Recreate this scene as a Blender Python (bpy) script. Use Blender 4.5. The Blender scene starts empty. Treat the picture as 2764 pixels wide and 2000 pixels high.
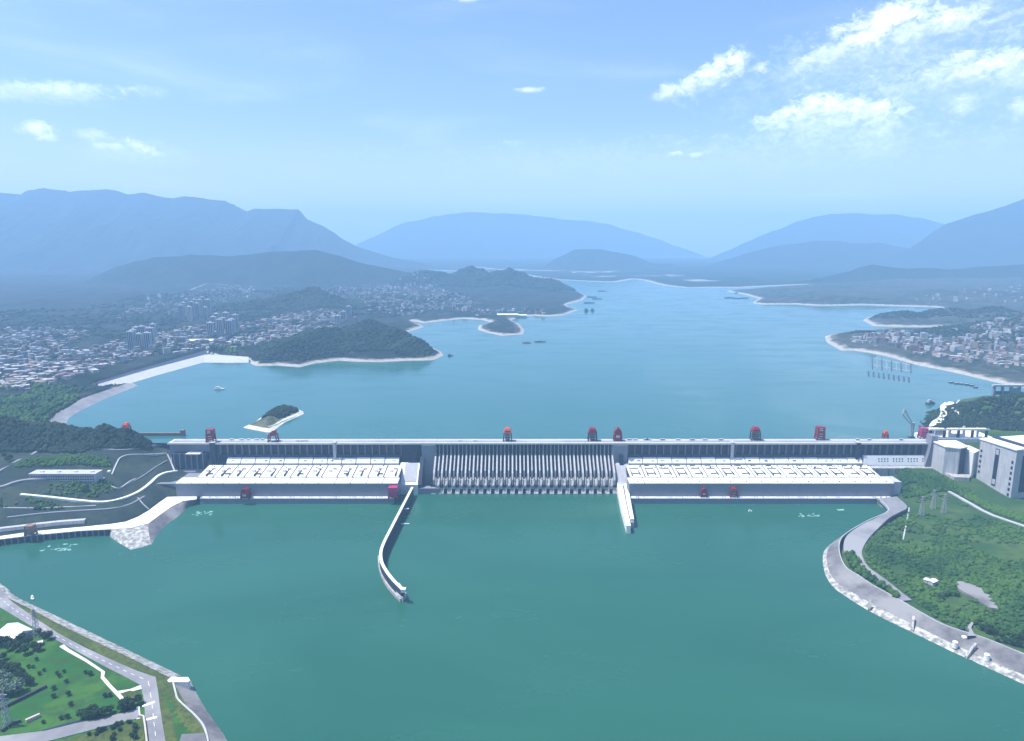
import bpy, bmesh, math, random
import numpy as np
from mathutils import Vector
random.seed(7); rng = np.random.default_rng(7)
R = math.radians
SC = bpy.context.scene
COL = SC.collection

# ------------------------------------------------------------------ camera, sky, sun, exposure
PW, PH, FOC, YH, CAM_Z = 2764.0, 2000.0, 1843.0, 650.0, 610.0
PITCH = math.atan((PH/2-YH)/FOC); CP, SP = math.cos(PITCH), math.sin(PITCH)
cam = bpy.data.cameras.new('camera'); camo = bpy.data.objects.new('camera', cam); COL.objects.link(camo)
camo.location = (0, 0, CAM_Z); camo.rotation_euler = (math.pi/2-PITCH, 0, 0)
cam.sensor_width = 36; cam.lens = 36*FOC/PW; cam.clip_start = 1; cam.clip_end = 200000
SC.camera = camo
SUN_DIR = Vector((-0.43, 0.0, 0.90)).normalized()
SUN_EL = math.asin(SUN_DIR.z); SUN_ROT = math.atan2(SUN_DIR.x, SUN_DIR.y)
sun = bpy.data.lights.new('sun', 'SUN'); sun.energy = 4.6; sun.angle = R(0.5); sun.color = (1.0, 0.96, 0.90)
suno = bpy.data.objects.new('sun', sun); COL.objects.link(suno)
suno.rotation_euler = SUN_DIR.to_track_quat('Z', 'Y').to_euler(); suno.location = (0, 0, 3000)
SC.view_settings.view_transform = 'Standard'; SC.view_settings.look = 'None'
SC.view_settings.exposure = 0.82; SC.view_settings.gamma = 1; SC.view_settings.use_curve_mapping = False
SC.render.engine = 'CYCLES'
cy = SC.cycles
cy.use_denoising = True; cy.max_bounces = 5; cy.diffuse_bounces = 2; cy.glossy_bounces = 2; cy.transmission_bounces = 2
cy.volume_bounces = 1; cy.transparent_max_bounces = 4; cy.caustics_reflective = False; cy.caustics_refractive = False
cy.use_adaptive_sampling = False

def ray(x, y):
    u = (x-PW/2)/FOC; v = (PH/2-y)/FOC
    return Vector((u, CP+v*SP, -SP+v*CP))
def at(x, y, z):                         # survey: the point at height z under a sight line
    d = ray(x, y); t = (z-CAM_Z)/d.z
    return Vector((d.x*t, d.y*t, z))
def aty(x, y, Y):                        # survey: the point at distance Y
    d = ray(x, y); t = Y/d.y
    return Vector((d.x*t, Y, CAM_Z+d.z*t))

# ---- world: sky with clouds
W = bpy.data.worlds.new('World'); SC.world = W; W.use_nodes = True
nt = W.node_tree; nt.nodes.clear()
class NB:
    def __init__(s, nt): s.nt = nt
    def n(s, t, **k):
        o = s.nt.nodes.new(t)
        for a, b in k.items(): setattr(o, a, b)
        return o
    def l(s, a, b): s.nt.links.new(a, b)
    def put(s, sock, v):
        if isinstance(v, bpy.types.NodeSocket): s.l(v, sock)
        else: sock.default_value = v
    def m(s, op, a, b=0.0, c=None, clamp=False):
        o = s.n('ShaderNodeMath', operation=op, use_clamp=clamp)
        s.put(o.inputs[0], a); s.put(o.inputs[1], b)
        if c is not None: s.put(o.inputs[2], c)
        return o.outputs[0]
    def mix(s, f, a, b, mode='MIX'):
        o = s.n('ShaderNodeMix', data_type='RGBA', blend_type=mode)
        s.put(o.inputs[0], f); s.put(o.inputs[6], a); s.put(o.inputs[7], b)
        return o.outputs[2]
    def noise(s, vec, scale, detail=4, rough=0.5, dist=0.0):
        o = s.n('ShaderNodeTexNoise'); s.put(o.inputs['Vector'], vec)
        o.inputs['Scale'].default_value = scale; o.inputs['Detail'].default_value = detail
        o.inputs['Roughness'].default_value = rough; o.inputs['Distortion'].default_value = dist
        return o.outputs[0]
    def smooth(s, v, a, b, lo=0.0, hi=1.0):
        o = s.n('ShaderNodeMapRange', interpolation_type='SMOOTHSTEP')
        s.put(o.inputs[0], v); s.put(o.inputs[1], a); s.put(o.inputs[2], b); s.put(o.inputs[3], lo); s.put(o.inputs[4], hi)
        return o.outputs[0]
b = NB(nt)
sky = b.n('ShaderNodeTexSky', sky_type='NISHITA', sun_disc=False)
sky.sun_elevation = SUN_EL; sky.sun_rotation = SUN_ROT; sky.altitude = 300; sky.air_density = 1.25; sky.dust_density = 1.5; sky.ozone_density = 2.2
tc = b.n('ShaderNodeTexCoord')
sep = b.n('ShaderNodeSeparateXYZ'); b.l(tc.outputs['Generated'], sep.inputs[0])
azi = b.m('MULTIPLY', b.m('ARCTAN2', sep.outputs[0], sep.outputs[1]), 57.2958)
ele = b.m('MULTIPLY', b.m('ARCSINE', sep.outputs[2]), 57.2958)
cmb = b.n('ShaderNodeCombineXYZ'); b.l(azi, cmb.inputs[0]); b.l(b.m('MULTIPLY', ele, 1.6), cmb.inputs[1])
fine = b.m('SUBTRACT', b.noise(cmb.outputs[0], 1.3, 8, 0.66, 0.5), 0.5)
mid = b.m('SUBTRACT', b.noise(cmb.outputs[0], 0.42, 3, 0.5), 0.5)
wob = b.m('ADD', b.m('MULTIPLY', fine, 1.6), b.m('MULTIPLY', mid, 0.9))
wisp_v = b.n('ShaderNodeCombineXYZ'); b.l(b.m('MULTIPLY', azi, 0.045), wisp_v.inputs[0]); b.l(b.m('MULTIPLY', ele, 0.22), wisp_v.inputs[1])
wisp = b.noise(wisp_v.outputs[0], 1.0, 5, 0.5, 0.4)
# puffs: (photo x, photo y, half width, half height, tilt in degrees, strength, softness of the lower edge)
PUFFS = [(2450, 150, 400, 100, 14, .30, 1.5), (2620, 250, 300, 90, 6, .28, 1.5), (2250, 385, 250, 55, 0, .25, 1.5), (2380, 59, 89, 27, 8, 0.85, 0.9), (2469, 40, 45, 14, 5, 0.7, 0.8), (2582, 52, 56, 22, 5, 0.8, 0.9), (2676, 59, 56, 12, 6, 0.35, 1.2), (2347, 96, 54, 23, 12, 0.9, 0.8), (2258, 91, 20, 15, 0, 0.6, 0.8), (2474, 89, 103, 28, 14, 0.5, 1.3), (2253, 145, 108, 26, 20, 0.55, 1.3), (2047, 184, 29, 13, 0, 0.5, 1.2), (1993, 171, 31, 27, 10, 0.95, 0.8), (1951, 178, 28, 23, 0, 0.95, 0.8), (1913, 195, 27, 22, 15, 0.9, 0.8), (1859, 232, 29, 19, 10, 0.75, 0.9), (1810, 249, 47, 21, 20, 0.7, 0.9), (1911, 225, 80, 28, 14, 0.5, 1.4), (2122, 312, 43, 23, 25, 0.85, 0.9), (2188, 291, 52, 23, 5, 1.0, 0.9), (2253, 284, 33, 22, 0, 1.0, 0.9), (2314, 286, 29, 23, 0, 0.85, 1.0), (2371, 303, 27, 21, 0, 0.9, 0.8), (2429, 307, 31, 11, 14, 0.6, 0.9), (2075, 340, 35, 22, 10, 0.5, 1.1), (2253, 324, 141, 35, 0, 0.6, 1.4), (2371, 347, 52, 33, 0, 0.4, 1.3), (2347, 413, 75, 28, 0, 0.12, 1.4), (2617, 149, 40, 11, -3, 0.6, 0.9), (2722, 162, 98, 16, 12, 0.75, 1.1), (2582, 202, 141, 28, 10, 0.4, 1.5), (2755, 220, 75, 42, 0, 0.4, 1.5), (2600, 291, 29, 23, 0, 0.4, 1.1), (2761, 300, 24, 27, 0, 0.5, 1.0), (1822, 416, 22, 6, 6, 0.6, 0.8), (1883, 419, 26, 7, 4, 0.5, 0.9), (1436, 243, 36, 7, 0, 0.7, 0.8), (60, 255, 200, 22, 3, 0.4, 1.0), (200, 240, 110, 14, 2, 0.4, 0.9), (100, 350, 36, 17, 0, 0.9, 0.8), (128, 372, 22, 11, -10, 0.7, 0.9), (252, 368, 34, 14, 0, 0.5, 1.1), (388, 404, 38, 12, -18, 0.85, 0.9), (300, 396, 36, 7, 0, 0.4, 1.0), (360, 425, 130, 34, 0, 0.25, 1.4), (415, 252, 50, 14, 0, 0.2, 1.0), (1383, 385, 40, 7, 0, 0.25, 1.0), (1265, 0, 40, 8, 0, 0.5, 1.0), (1900, 450, 900, 60, 0, 0.14, 1.5)]
K = 57.2958/FOC
cov = None
skyv = b.n('ShaderNodeCombineXYZ'); b.l(azi, skyv.inputs[0]); b.l(ele, skyv.inputs[1])
wob1 = b.m('ADD', wob, 1.0)
for (px, py, hw, hh, tilt, st, soft) in PUFFS:
    d = ray(px, py).normalized(); a0 = math.degrees(math.atan2(d.x, d.y)); e0 = math.degrees(math.asin(d.z))
    mp = b.n('ShaderNodeMapping', vector_type='TEXTURE'); b.l(skyv.outputs[0], mp.inputs[0])
    mp.inputs['Location'].default_value = (a0, e0, 0); mp.inputs['Rotation'].default_value = (0, 0, R(tilt)); mp.inputs['Scale'].default_value = (hw*K*1.18, hh*K*1.25, 1)
    ln = b.n('ShaderNodeVectorMath', operation='LENGTH'); b.l(mp.outputs[0], ln.inputs[0])
    sp = b.n('ShaderNodeSeparateXYZ'); b.l(mp.outputs[0], sp.inputs[0])
    f = b.m('SUBTRACT', wob1, ln.outputs['Value'])                                   # > 0 inside
    wid = b.smooth(sp.outputs[1], -1.0, 0.8, .75+soft*1.3, .62)                       # crisp crown, soft base
    inv = b.smooth(f, -.12, wid, 1.0, 1.0-st*.9)
    cov = inv if cov is None else b.m('MULTIPLY', cov, inv)
cov = b.m('SUBTRACT', 1.0, cov, clamp=True)
veil = b.m('MULTIPLY', b.smooth(wisp, 0.48, 0.8), b.smooth(ele, 30.0, 4.0, 0.0, 0.32))
cov = b.m('MAXIMUM', cov, veil)
skyc = b.mix(1.0, sky.outputs[0], (0.78, 0.86, 1.06, 1), 'MULTIPLY')
cloudc = b.mix(b.smooth(fine, -0.25, 0.25), (6.9, 7.7, 9.4, 1), (9.0, 9.5, 10.3, 1))
skyc = b.mix(b.smooth(ele, 10.0, 0.5, 0.0, 0.42), skyc, (7.0, 7.3, 8.9, 1))                # whitish air low over the horizon
tot = b.mix(cov, skyc, cloudc)
bg = b.n('ShaderNodeBackground'); b.l(tot, bg.inputs[0]); bg.inputs[1].default_value = 0.105
wo = b.n('ShaderNodeOutputWorld'); b.l(bg.outputs[0], wo.inputs[0])
W.cycles.sampling_method = 'MANUAL'; W.cycles.sample_map_resolution = 512

# ------------------------------------------------------------------ helpers
ORG = {}
def org(o): return ORG.get(o.name, Vector((0, 0, 0)))
def tag(o, label=None, cat=None, group=None, kind=None):
    if label: o['label'] = label
    if cat: o['category'] = cat
    if group: o['group'] = group
    if kind: o['kind'] = kind
    return o
def thing(name, loc, label, cat, group=None, rz=0.0):
    o = bpy.data.objects.new(name, None); COL.objects.link(o); o.location = loc; o.rotation_euler.z = rz
    o.empty_display_size = 2
    ORG[o.name] = Vector(loc); return tag(o, label, cat, group)
class MB:                                # mesh collector
    def __init__(s): s.v = []; s.f = []; s.mi = []
    def add(s, vs, fs, m=0):
        k = len(s.v); s.v += [tuple(p) for p in vs]; s.f += [tuple(i+k for i in f) for f in fs]; s.mi += [m]*len(fs); return s
    def box(s, x0, x1, y0, y1, z0, z1, m=0):
        return s.add([(x0,y0,z0),(x1,y0,z0),(x1,y1,z0),(x0,y1,z0),(x0,y0,z1),(x1,y0,z1),(x1,y1,z1),(x0,y1,z1)],
                     [(0,3,2,1),(4,5,6,7),(0,1,5,4),(1,2,6,5),(2,3,7,6),(3,0,4,7)], m)
    def prof(s, x0, x1, pts, m=0):       # closed (Y,Z) outline, counter-clockwise seen from +X, extruded along X
        n = len(pts)
        vs = [(x0, p[0], p[1]) for p in pts]+[(x1, p[0], p[1]) for p in pts]
        fs = [tuple(range(n))[::-1], tuple(range(n, 2*n))]+[(i, (i+1) % n, n+(i+1) % n, n+i) for i in range(n)]
        return s.add(vs, fs, m)
    def poly(s, pts, z0, z1, m=0):       # plan outline raised from z0 to z1 (z1 may be a list)
        n = len(pts); zt = z1 if hasattr(z1, '__len__') else [z1]*n
        if sum(pts[i][0]*pts[(i+1) % n][1]-pts[(i+1) % n][0]*pts[i][1] for i in range(n)) < 0: pts = list(pts)[::-1]; zt = list(zt)[::-1]
        vs = [(p[0], p[1], z0) for p in pts]+[(p[0], p[1], zt[i]) for i, p in enumerate(pts)]
        fs = [tuple(range(n))[::-1], tuple(range(n, 2*n))]+[(i, (i+1) % n, n+(i+1) % n, n+i) for i in range(n)]
        return s.add(vs, fs, m)
    def bar(s, a, c, w, h=None, m=0):    # square bar between two points
        a, c = Vector(a), Vector(c); h = h or w; d = (c-a).normalized()
        r = d.cross(Vector((0, 0, 1)));  r = Vector((1, 0, 0)) if r.length < 1e-3 else r.normalized()
        u = r.cross(d).normalized(); r = r*w/2; u = u*h/2
        return s.add([a-r-u, a+r-u, a+r+u, a-r+u, c-r-u, c+r-u, c+r+u, c-r+u], [(3,2,1,0),(4,5,6,7),(0,1,5,4),(1,2,6,5),(2,3,7,6),(3,0,4,7)], m)
    def tube(s, a, c, r0, r1, n=8, m=0):
        a, c = Vector(a), Vector(c); d = (c-a).normalized(); p = d.orthogonal().normalized(); q = d.cross(p)
        vs = [a+(p*math.cos(t)+q*math.sin(t))*r0 for t in [2*math.pi*i/n for i in range(n)]]+[c+(p*math.cos(t)+q*math.sin(t))*r1 for t in [2*math.pi*i/n for i in range(n)]]
        return s.add(vs, [tuple(range(n))[::-1], tuple(range(n, 2*n))]+[(i, (i+1) % n, n+(i+1) % n, n+i) for i in range(n)], m)
    def mesh(s, name, mats, o=Vector((0, 0, 0))):
        me = bpy.data.meshes.new(name); me.from_pydata([(p[0]-o[0], p[1]-o[1], p[2]-o[2]) for p in s.v], [], s.f)
        for mm in (mats if isinstance(mats, (list, tuple)) else [mats]): me.materials.append(mm)
        if any(s.mi): me.polygons.foreach_set('material_index', s.mi)
        me.update(); return me
    def build(s, name, mats, parent=None, **k):
        o = bpy.data.objects.new(name, s.mesh(name, mats, org(parent) if parent else Vector((0, 0, 0)))); COL.objects.link(o)
        if parent: o.parent = parent; ORG[o.name] = org(parent)
        return tag(o, **k)
def strip(name, left, right, mat, lift=0.0, thick=0.6, parent=None, **k):   # a road sheet between two edge lines, with a skirt
    mb = MB(); n = len(left)
    L = [Vector(p)+Vector((0, 0, lift)) for p in left]; Rr = [Vector(p)+Vector((0, 0, lift)) for p in right]
    dn = Vector((0, 0, thick))
    mb.add([*L, *Rr, *[p-dn for p in L], *[p-dn for p in Rr]],
           [(i, n+i, n+i+1, i+1) for i in range(n-1)]+[(i, i+1, 2*n+i+1, 2*n+i) for i in range(n-1)]+[(n+i+1, n+i, 3*n+i, 3*n+i+1) for i in range(n-1)])
    return mb.build(name, mat, parent, **k)
def sheet(name, pts, mat, z, thick=0.5, **k):
    mb = MB(); mb.poly(pts, z-thick, z); return mb.build(name, mat, None, **k)
def copy_tree(o, parent=None):
    c = o.copy(); COL.objects.link(c); c.parent = parent
    for ch in o.children: copy_tree(ch, c)
    return c
def numpy_mesh(name, V, F, mats, smooth=True, tint=None):
    me = bpy.data.meshes.new(name); n = len(V); me.vertices.add(n); me.vertices.foreach_set('co', np.asarray(V, np.float32).ravel())
    k = F.shape[1]; me.loops.add(F.size); me.loops.foreach_set('vertex_index', F.astype(np.int32).ravel())
    me.polygons.add(len(F)); me.polygons.foreach_set('loop_start', np.arange(0, F.size, k, dtype=np.int32)); me.polygons.foreach_set('loop_total', np.full(len(F), k, np.int32))
    if smooth: me.polygons.foreach_set('use_smooth', np.ones(len(F), bool))
    if tint is not None:
        a = me.attributes.new('tint', 'FLOAT', 'POINT'); a.data.foreach_set('value', np.asarray(tint, np.float32))
    for m in mats: me.materials.append(m)
    me.update(); me.validate(); return me
def link(name, me, parent=None, **k):
    o = bpy.data.objects.new(name, me); COL.objects.link(o)
    if parent: o.parent = parent
    return tag(o, **k)

# numeric noise for terrain
_P = rng.random((256, 256))
def vnoise(x, y):
    xi = np.floor(x).astype(int); yi = np.floor(y).astype(int); fx = x-xi; fy = y-yi
    fx = fx*fx*(3-2*fx); fy = fy*fy*(3-2*fy)
    g = lambda i, j: _P[i & 255, j & 255]
    return (g(xi, yi)*(1-fx)+g(xi+1, yi)*fx)*(1-fy)+(g(xi, yi+1)*(1-fx)+g(xi+1, yi+1)*fx)*fy-0.5
def fbm(x, y, s, o=5, g=0.5):
    t = 0; a = 1.0; f = 1.0/s
    for i in range(o): t = t+a*vnoise(x*f+17.3*i, y*f+9.1*i); a *= g; f *= 2.03
    return t
def ridged(x, y, s, o=5):
    t = 0; a = 1.0; f = 1.0/s
    for i in range(o): t = t+a*(0.5-2*np.abs(vnoise(x*f+11.7*i, y*f+5.3*i))); a *= 0.5; f *= 2.05
    return t
def sdf(x, y, poly):                      # + inside, - outside
    P = np.asarray([(p[0], p[1]) for p in poly], float); Q = np.roll(P, -1, 0)
    d2 = np.full(x.shape, 1e18); ins = np.zeros(x.shape, bool)
    for (ax, ay), (bx, by) in zip(P, Q):
        ex, ey = bx-ax, by-ay; l2 = ex*ex+ey*ey+1e-9
        t = np.clip(((x-ax)*ex+(y-ay)*ey)/l2, 0, 1); dx = x-ax-t*ex; dy = y-ay-t*ey
        d2 = np.minimum(d2, dx*dx+dy*dy)
        c = (ay > y) != (by > y)
        with np.errstate(divide='ignore', invalid='ignore'): xin = (bx-ax)*(y-ay)/(by-ay+1e-12)+ax
        ins ^= c & (x < xin)
    d = np.sqrt(d2); return np.where(ins, d, -d)
def sstep(a, c, v): t = np.clip((v-a)/(c-a), 0, 1); return t*t*(3-2*t)
def grid_mesh(name, xs, ys, hf, mats, **k):   # xs(i,j), ys(i,j) 2-D arrays
    z = hf(xs, ys); n, m = xs.shape
    V = np.stack([xs, ys, z], -1).reshape(-1, 3); I = np.arange(n*m).reshape(n, m)
    F = np.stack([I[:-1, :-1], I[:-1, 1:], I[1:, 1:], I[1:, :-1]], -1).reshape(-1, 4)
    return link(name, numpy_mesh(name, V, F, mats), **k)
def onto(x, y, hf):                        # survey: sight line down to terrain hf
    d = ray(x, y); t0 = 300.0; prev = 0
    ts = np.linspace(300, 16000, 8000); X = d.x*ts; Y = d.y*ts; Z = CAM_Z+d.z*ts
    h = hf(X, Y); i = int(np.argmax(Z < h)); return Vector((X[i], Y[i], h[i]))

# ------------------------------------------------------------------ materials
def new_mat(name):
    m = bpy.data.materials.new(name); m.use_nodes = True; m.node_tree.nodes.clear(); n = NB(m.node_tree)
    p = n.n('ShaderNodeBsdfPrincipled'); o = n.n('ShaderNodeOutputMaterial'); n.l(p.outputs[0], o.inputs[0]); return m, n, p
def pos(n): return n.n('ShaderNodeNewGeometry').outputs['Position']
def simple(name, c1, c2=None, scale=0.1, rough=0.8, detail=5, bump=0.0, bscale=None, metal=0.0, spec=0.3, c3=None, s3=0.01):
    m, n, p = new_mat(name); v = pos(n); c2 = c2 or tuple(x*0.75 for x in c1)
    f = n.smooth(n.noise(v, scale, detail, 0.6), 0.35, 0.65)
    c = n.mix(f, (*c1, 1), (*c2, 1))
    if c3: c = n.mix(n.smooth(n.noise(v, s3, 4, 0.55), 0.45, 0.62), c, (*c3, 1))
    n.l(c, p.inputs['Base Color']); p.inputs['Roughness'].default_value = rough; p.inputs['Metallic'].default_value = metal
    p.inputs['Specular IOR Level'].default_value = spec
    if bump:
        bn = n.n('ShaderNodeBump'); bn.inputs['Strength'].default_value = bump; bn.inputs['Distance'].default_value = 1.0
        n.l(n.noise(v, bscale or scale*3, 5, 0.6), bn.inputs['Height']); n.l(bn.outputs[0], p.inputs['Normal'])
    return m
def streaky(name, c1, c2, amount=0.6):       # concrete with vertical weather streaks
    m, n, p = new_mat(name); v = pos(n)
    mp = n.n('ShaderNodeMapping'); n.l(v, mp.inputs[0]); mp.inputs['Scale'].default_value = (0.35, 0.35, 0.02)
    f = n.smooth(n.noise(mp.outputs[0], 1.0, 5, 0.6), 0.42, 0.68, 0, amount)
    f2 = n.smooth(n.noise(v, 0.05, 5, 0.6), 0.35, 0.7, 0, 0.5)
    n.l(n.mix(n.m('MAXIMUM', f, f2), (*c1, 1), (*c2, 1)), p.inputs['Base Color']); p.inputs['Roughness'].default_value = 0.85
    p.inputs['Specular IOR Level'].default_value = 0.25
    return m
M = {}
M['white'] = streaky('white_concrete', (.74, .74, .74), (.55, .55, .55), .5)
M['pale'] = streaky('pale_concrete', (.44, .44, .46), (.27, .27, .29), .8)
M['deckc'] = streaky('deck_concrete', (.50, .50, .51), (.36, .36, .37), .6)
M['chute_shade'] = streaky('shade_dark_concrete', (.085, .09, .105), (.03, .035, .05), .9)  # chute concrete with the piers' shadow put into its colour
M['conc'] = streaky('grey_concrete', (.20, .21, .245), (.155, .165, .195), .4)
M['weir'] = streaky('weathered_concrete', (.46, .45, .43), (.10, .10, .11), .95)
M['shade_dconc'] = streaky('shaded_dark_concrete', (.030, .040, .070), (.018, .024, .045), .6)  # dark concrete; also holds the shade of intake and guide walls as colour
M['recess'] = simple('dark_gate_shade', (.012, .018, .045), (.008, .012, .03), .2, .5)  # gate colour with the shade of bays, slots and openings put in
M['steel'] = simple('dark_steel', (.05, .055, .07), (.03, .03, .04), .3, .5)
M['red'] = simple('red_crane_paint', (.27, .010, .025), (.15, .008, .02), .2, .45)
M['orange'] = simple('orange_crane_paint', (.62, .10, .03), (.45, .06, .03), .2, .5)
M['magenta'] = simple('faded_crimson_paint', (.42, .03, .13), (.34, .02, .10), .2, .5)
M['wpaint'] = simple('white_paint', (.78, .78, .78), (.68, .68, .68), .3, .5)
M['asphalt'] = simple('asphalt', (.15, .15, .165), (.105, .105, .115), .03, .9, c3=(.19, .19, .20), s3=.008)
M['road'] = simple('concrete_road', (.21, .21, .225), (.16, .16, .175), .03, .9, c3=(.25, .25, .26), s3=.01)
M['path'] = simple('pale_path', (.66, .64, .55), (.55, .52, .44), .1, .9)
M['rock'] = simple('pale_rock', (.46, .45, .43), (.16, .16, .15), .12, .9, 7, .9, .4)
M['riprap'] = simple('grey_revetment', (.155, .15, .16), (.10, .097, .105), .06, .9, 6, .5, .5, c3=(.22, .215, .215), s3=.012)
M['trunk'] = simple('bark', (.09, .065, .045), (.05, .04, .03), 1.0, .9)
M['brown'] = simple('rust_brown_wall', (.26, .15, .13), (.18, .11, .10), .1, .8)
M['boat'] = simple('boat_white', (.7, .7, .7), (.55, .55, .55), .3, .5)
M['hull'] = simple('boat_dark_hull', (.05, .06, .08), (.03, .03, .04), .3, .5)
M['tan'] = simple('tan_wall', (.48, .42, .36), (.40, .35, .30), .05, .9)
M['grey_wall'] = simple('grey_wall', (.38, .38, .40), (.30, .30, .32), .05, .9)
M['redroof'] = simple('red_roof', (.21, .125, .105), (.16, .10, .09), .1, .9)
M['glass'] = simple('dark_window', (.03, .04, .06), (.02, .03, .05), .2, .2)
M['foam'] = simple('foam', (.30, .48, .42), (.12, .30, .25), .3, .8)

def leaf_mat(name, dark, light):
    m, n, p = new_mat(name)
    a = n.n('ShaderNodeAttribute'); a.attribute_name = 'tint'
    v = pos(n); f = n.m('ADD', n.m('MULTIPLY', a.outputs['Fac'], 0.36), n.smooth(n.noise(v, 0.009, 5, 0.6), 0.36, 0.66, 0, 0.72), clamp=True)
    n.l(n.mix(f, (*dark, 1), (*light, 1)), p.inputs['Base Color']); p.inputs['Roughness'].default_value = .85; p.inputs['Specular IOR Level'].default_value = .15
    return m
M['leaf'] = leaf_mat('forest_leaves', (.008, .042, .014), (.052, .115, .020))
M['leaf_dark'] = leaf_mat('evergreen_leaves', (.006, .017, .013), (.018, .037, .018))
def ground_mat(name, a, c, d, s1=.01, s2=.06, shore=None, shore_col=(.36, .34, .31), bump=.4, flat=None):
    m, n, p = new_mat(name); v = pos(n)
    f = n.smooth(n.noise(v, s1, 6, .6), .40, .62); g = n.smooth(n.noise(v, s2, 6, .65), .45, .65)
    col = n.mix(g, n.mix(f, (*a, 1), (*c, 1)), (*d, 1))
    if shore:                                  # bare drawdown band above the water line
        sz = n.n('ShaderNodeSeparateXYZ'); n.l(v, sz.inputs[0])
        zz = n.m('ADD', sz.outputs[2], n.m('MULTIPLY', n.m('SUBTRACT', n.noise(v, .02, 4, .6), .5), shore[2]))
        sc = n.mix(n.smooth(n.noise(v, .05, 5, .6), .3, .7), (*shore_col, 1), tuple(x*.72 for x in shore_col)+(1,))
        col = n.mix(n.smooth(zz, shore[0], shore[1]), sc, col)
    n.l(col, p.inputs['Base Color']); p.inputs['Roughness'].default_value = .95; p.inputs['Specular IOR Level'].default_value = .1
    bn = n.n('ShaderNodeBump'); bn.inputs['Strength'].default_value = bump; bn.inputs['Distance'].default_value = 3.0
    n.l(n.noise(v, s2*2, 6, .65), bn.inputs['Height']); n.l(bn.outputs[0], p.inputs['Normal'])
    return m
M['land_left'] = ground_mat('valley_ground', (.006, .014, .011), (.012, .021, .017), (.034, .037, .036), .003, .012, (104.0, 109.0, 12.0))
M['land_right'] = ground_mat('shore_ground', (.014, .028, .018), (.040, .048, .040), (.070, .070, .065), .004, .018, (105.0, 110.5, 12.0))
M['mount'] = ground_mat('mountain_woods', (.006, .015, .011), (.010, .021, .014), (.016, .027, .018), .0015, .006, (101.5, 105.0, 6.0), bump=.8)
M['bank'] = ground_mat('bank_grass', (.040, .075, .028), (.075, .090, .045), (.055, .070, .040), .012, .07)
M['slope'] = ground_mat('dark_turf_slope', (.022, .038, .034), (.042, .058, .042), (.024, .032, .034), .015, .08)
M['lawn'] = ground_mat('lawn', (.020, .090, .018), (.046, .120, .020), (.026, .072, .020), .014, .05, bump=.2)
M['verge'] = ground_mat('verge_grass', (.055, .085, .022), (.090, .115, .030), (.045, .060, .022), .02, .15)
M['undergrowth'] = ground_mat('undergrowth', (.022, .066, .020), (.056, .100, .028), (.034, .068, .025), .010, .06)
M['bed'] = simple('river_bed', (.12, .12, .09), (.09, .09, .07), .01, .95)

def water_mat(name, c1, c2, rough, bump, scale):
    m, n, p = new_mat(name); v = pos(n)
    mp = n.n('ShaderNodeMapping'); n.l(v, mp.inputs[0]); mp.inputs['Scale'].default_value = (.0016, .0034, 1)
    f = n.smooth(n.noise(mp.outputs[0], 1.0, 6, .55, .8), .30, .70)
    n.l(n.mix(f, (*c1, 1), (*c2, 1)), p.inputs['Base Color']); n.l(n.smooth(n.noise(mp.outputs[0], 2.7, 5, .6, .5), .35, .7, rough*.7, rough*1.9), p.inputs['Roughness']); p.inputs['IOR'].default_value = 1.333
    bn = n.n('ShaderNodeBump'); bn.inputs['Strength'].default_value = bump; bn.inputs['Distance'].default_value = .35
    n.l(n.noise(v, scale, 5, .6), bn.inputs['Height']); n.l(bn.outputs[0], p.inputs['Normal'])
    return m
M['river'] = water_mat('green_river_water', (.014, .083, .058), (.020, .099, .069), .16, .45, .10)
M['river'].node_tree.nodes['Principled BSDF'].inputs['Specular IOR Level'].default_value = .32
M['reservoir'] = water_mat('blue_reservoir_water', (.024, .104, .102), (.029, .114, .110), .12, .1, .06)

# ------------------------------------------------------------------ water and ground
g = MB(); g.add([(-15200, -380, -14), (15200, -380, -14), (15200, 25200, -14), (-15200, 25200, -14)], [(0, 1, 2, 3)]); g.build('ground', M['bed'], kind='structure')
g = MB(); g.add([(-2600, -370, 0), (2600, -370, 0), (2600, 1692, 0), (-2600, 1692, 0)], [(0, 1, 2, 3)]); g.build('river_water', M['river'], kind='structure', label='green river water below the dam')
g = MB(); g.add([(-15000, 1688, 100), (15000, 1688, 100), (15000, 25000, 100), (-15000, 25000, 100)], [(0, 1, 2, 3)]); g.build('reservoir_water', M['reservoir'], kind='structure', label='blue reservoir water above the dam')

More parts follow.
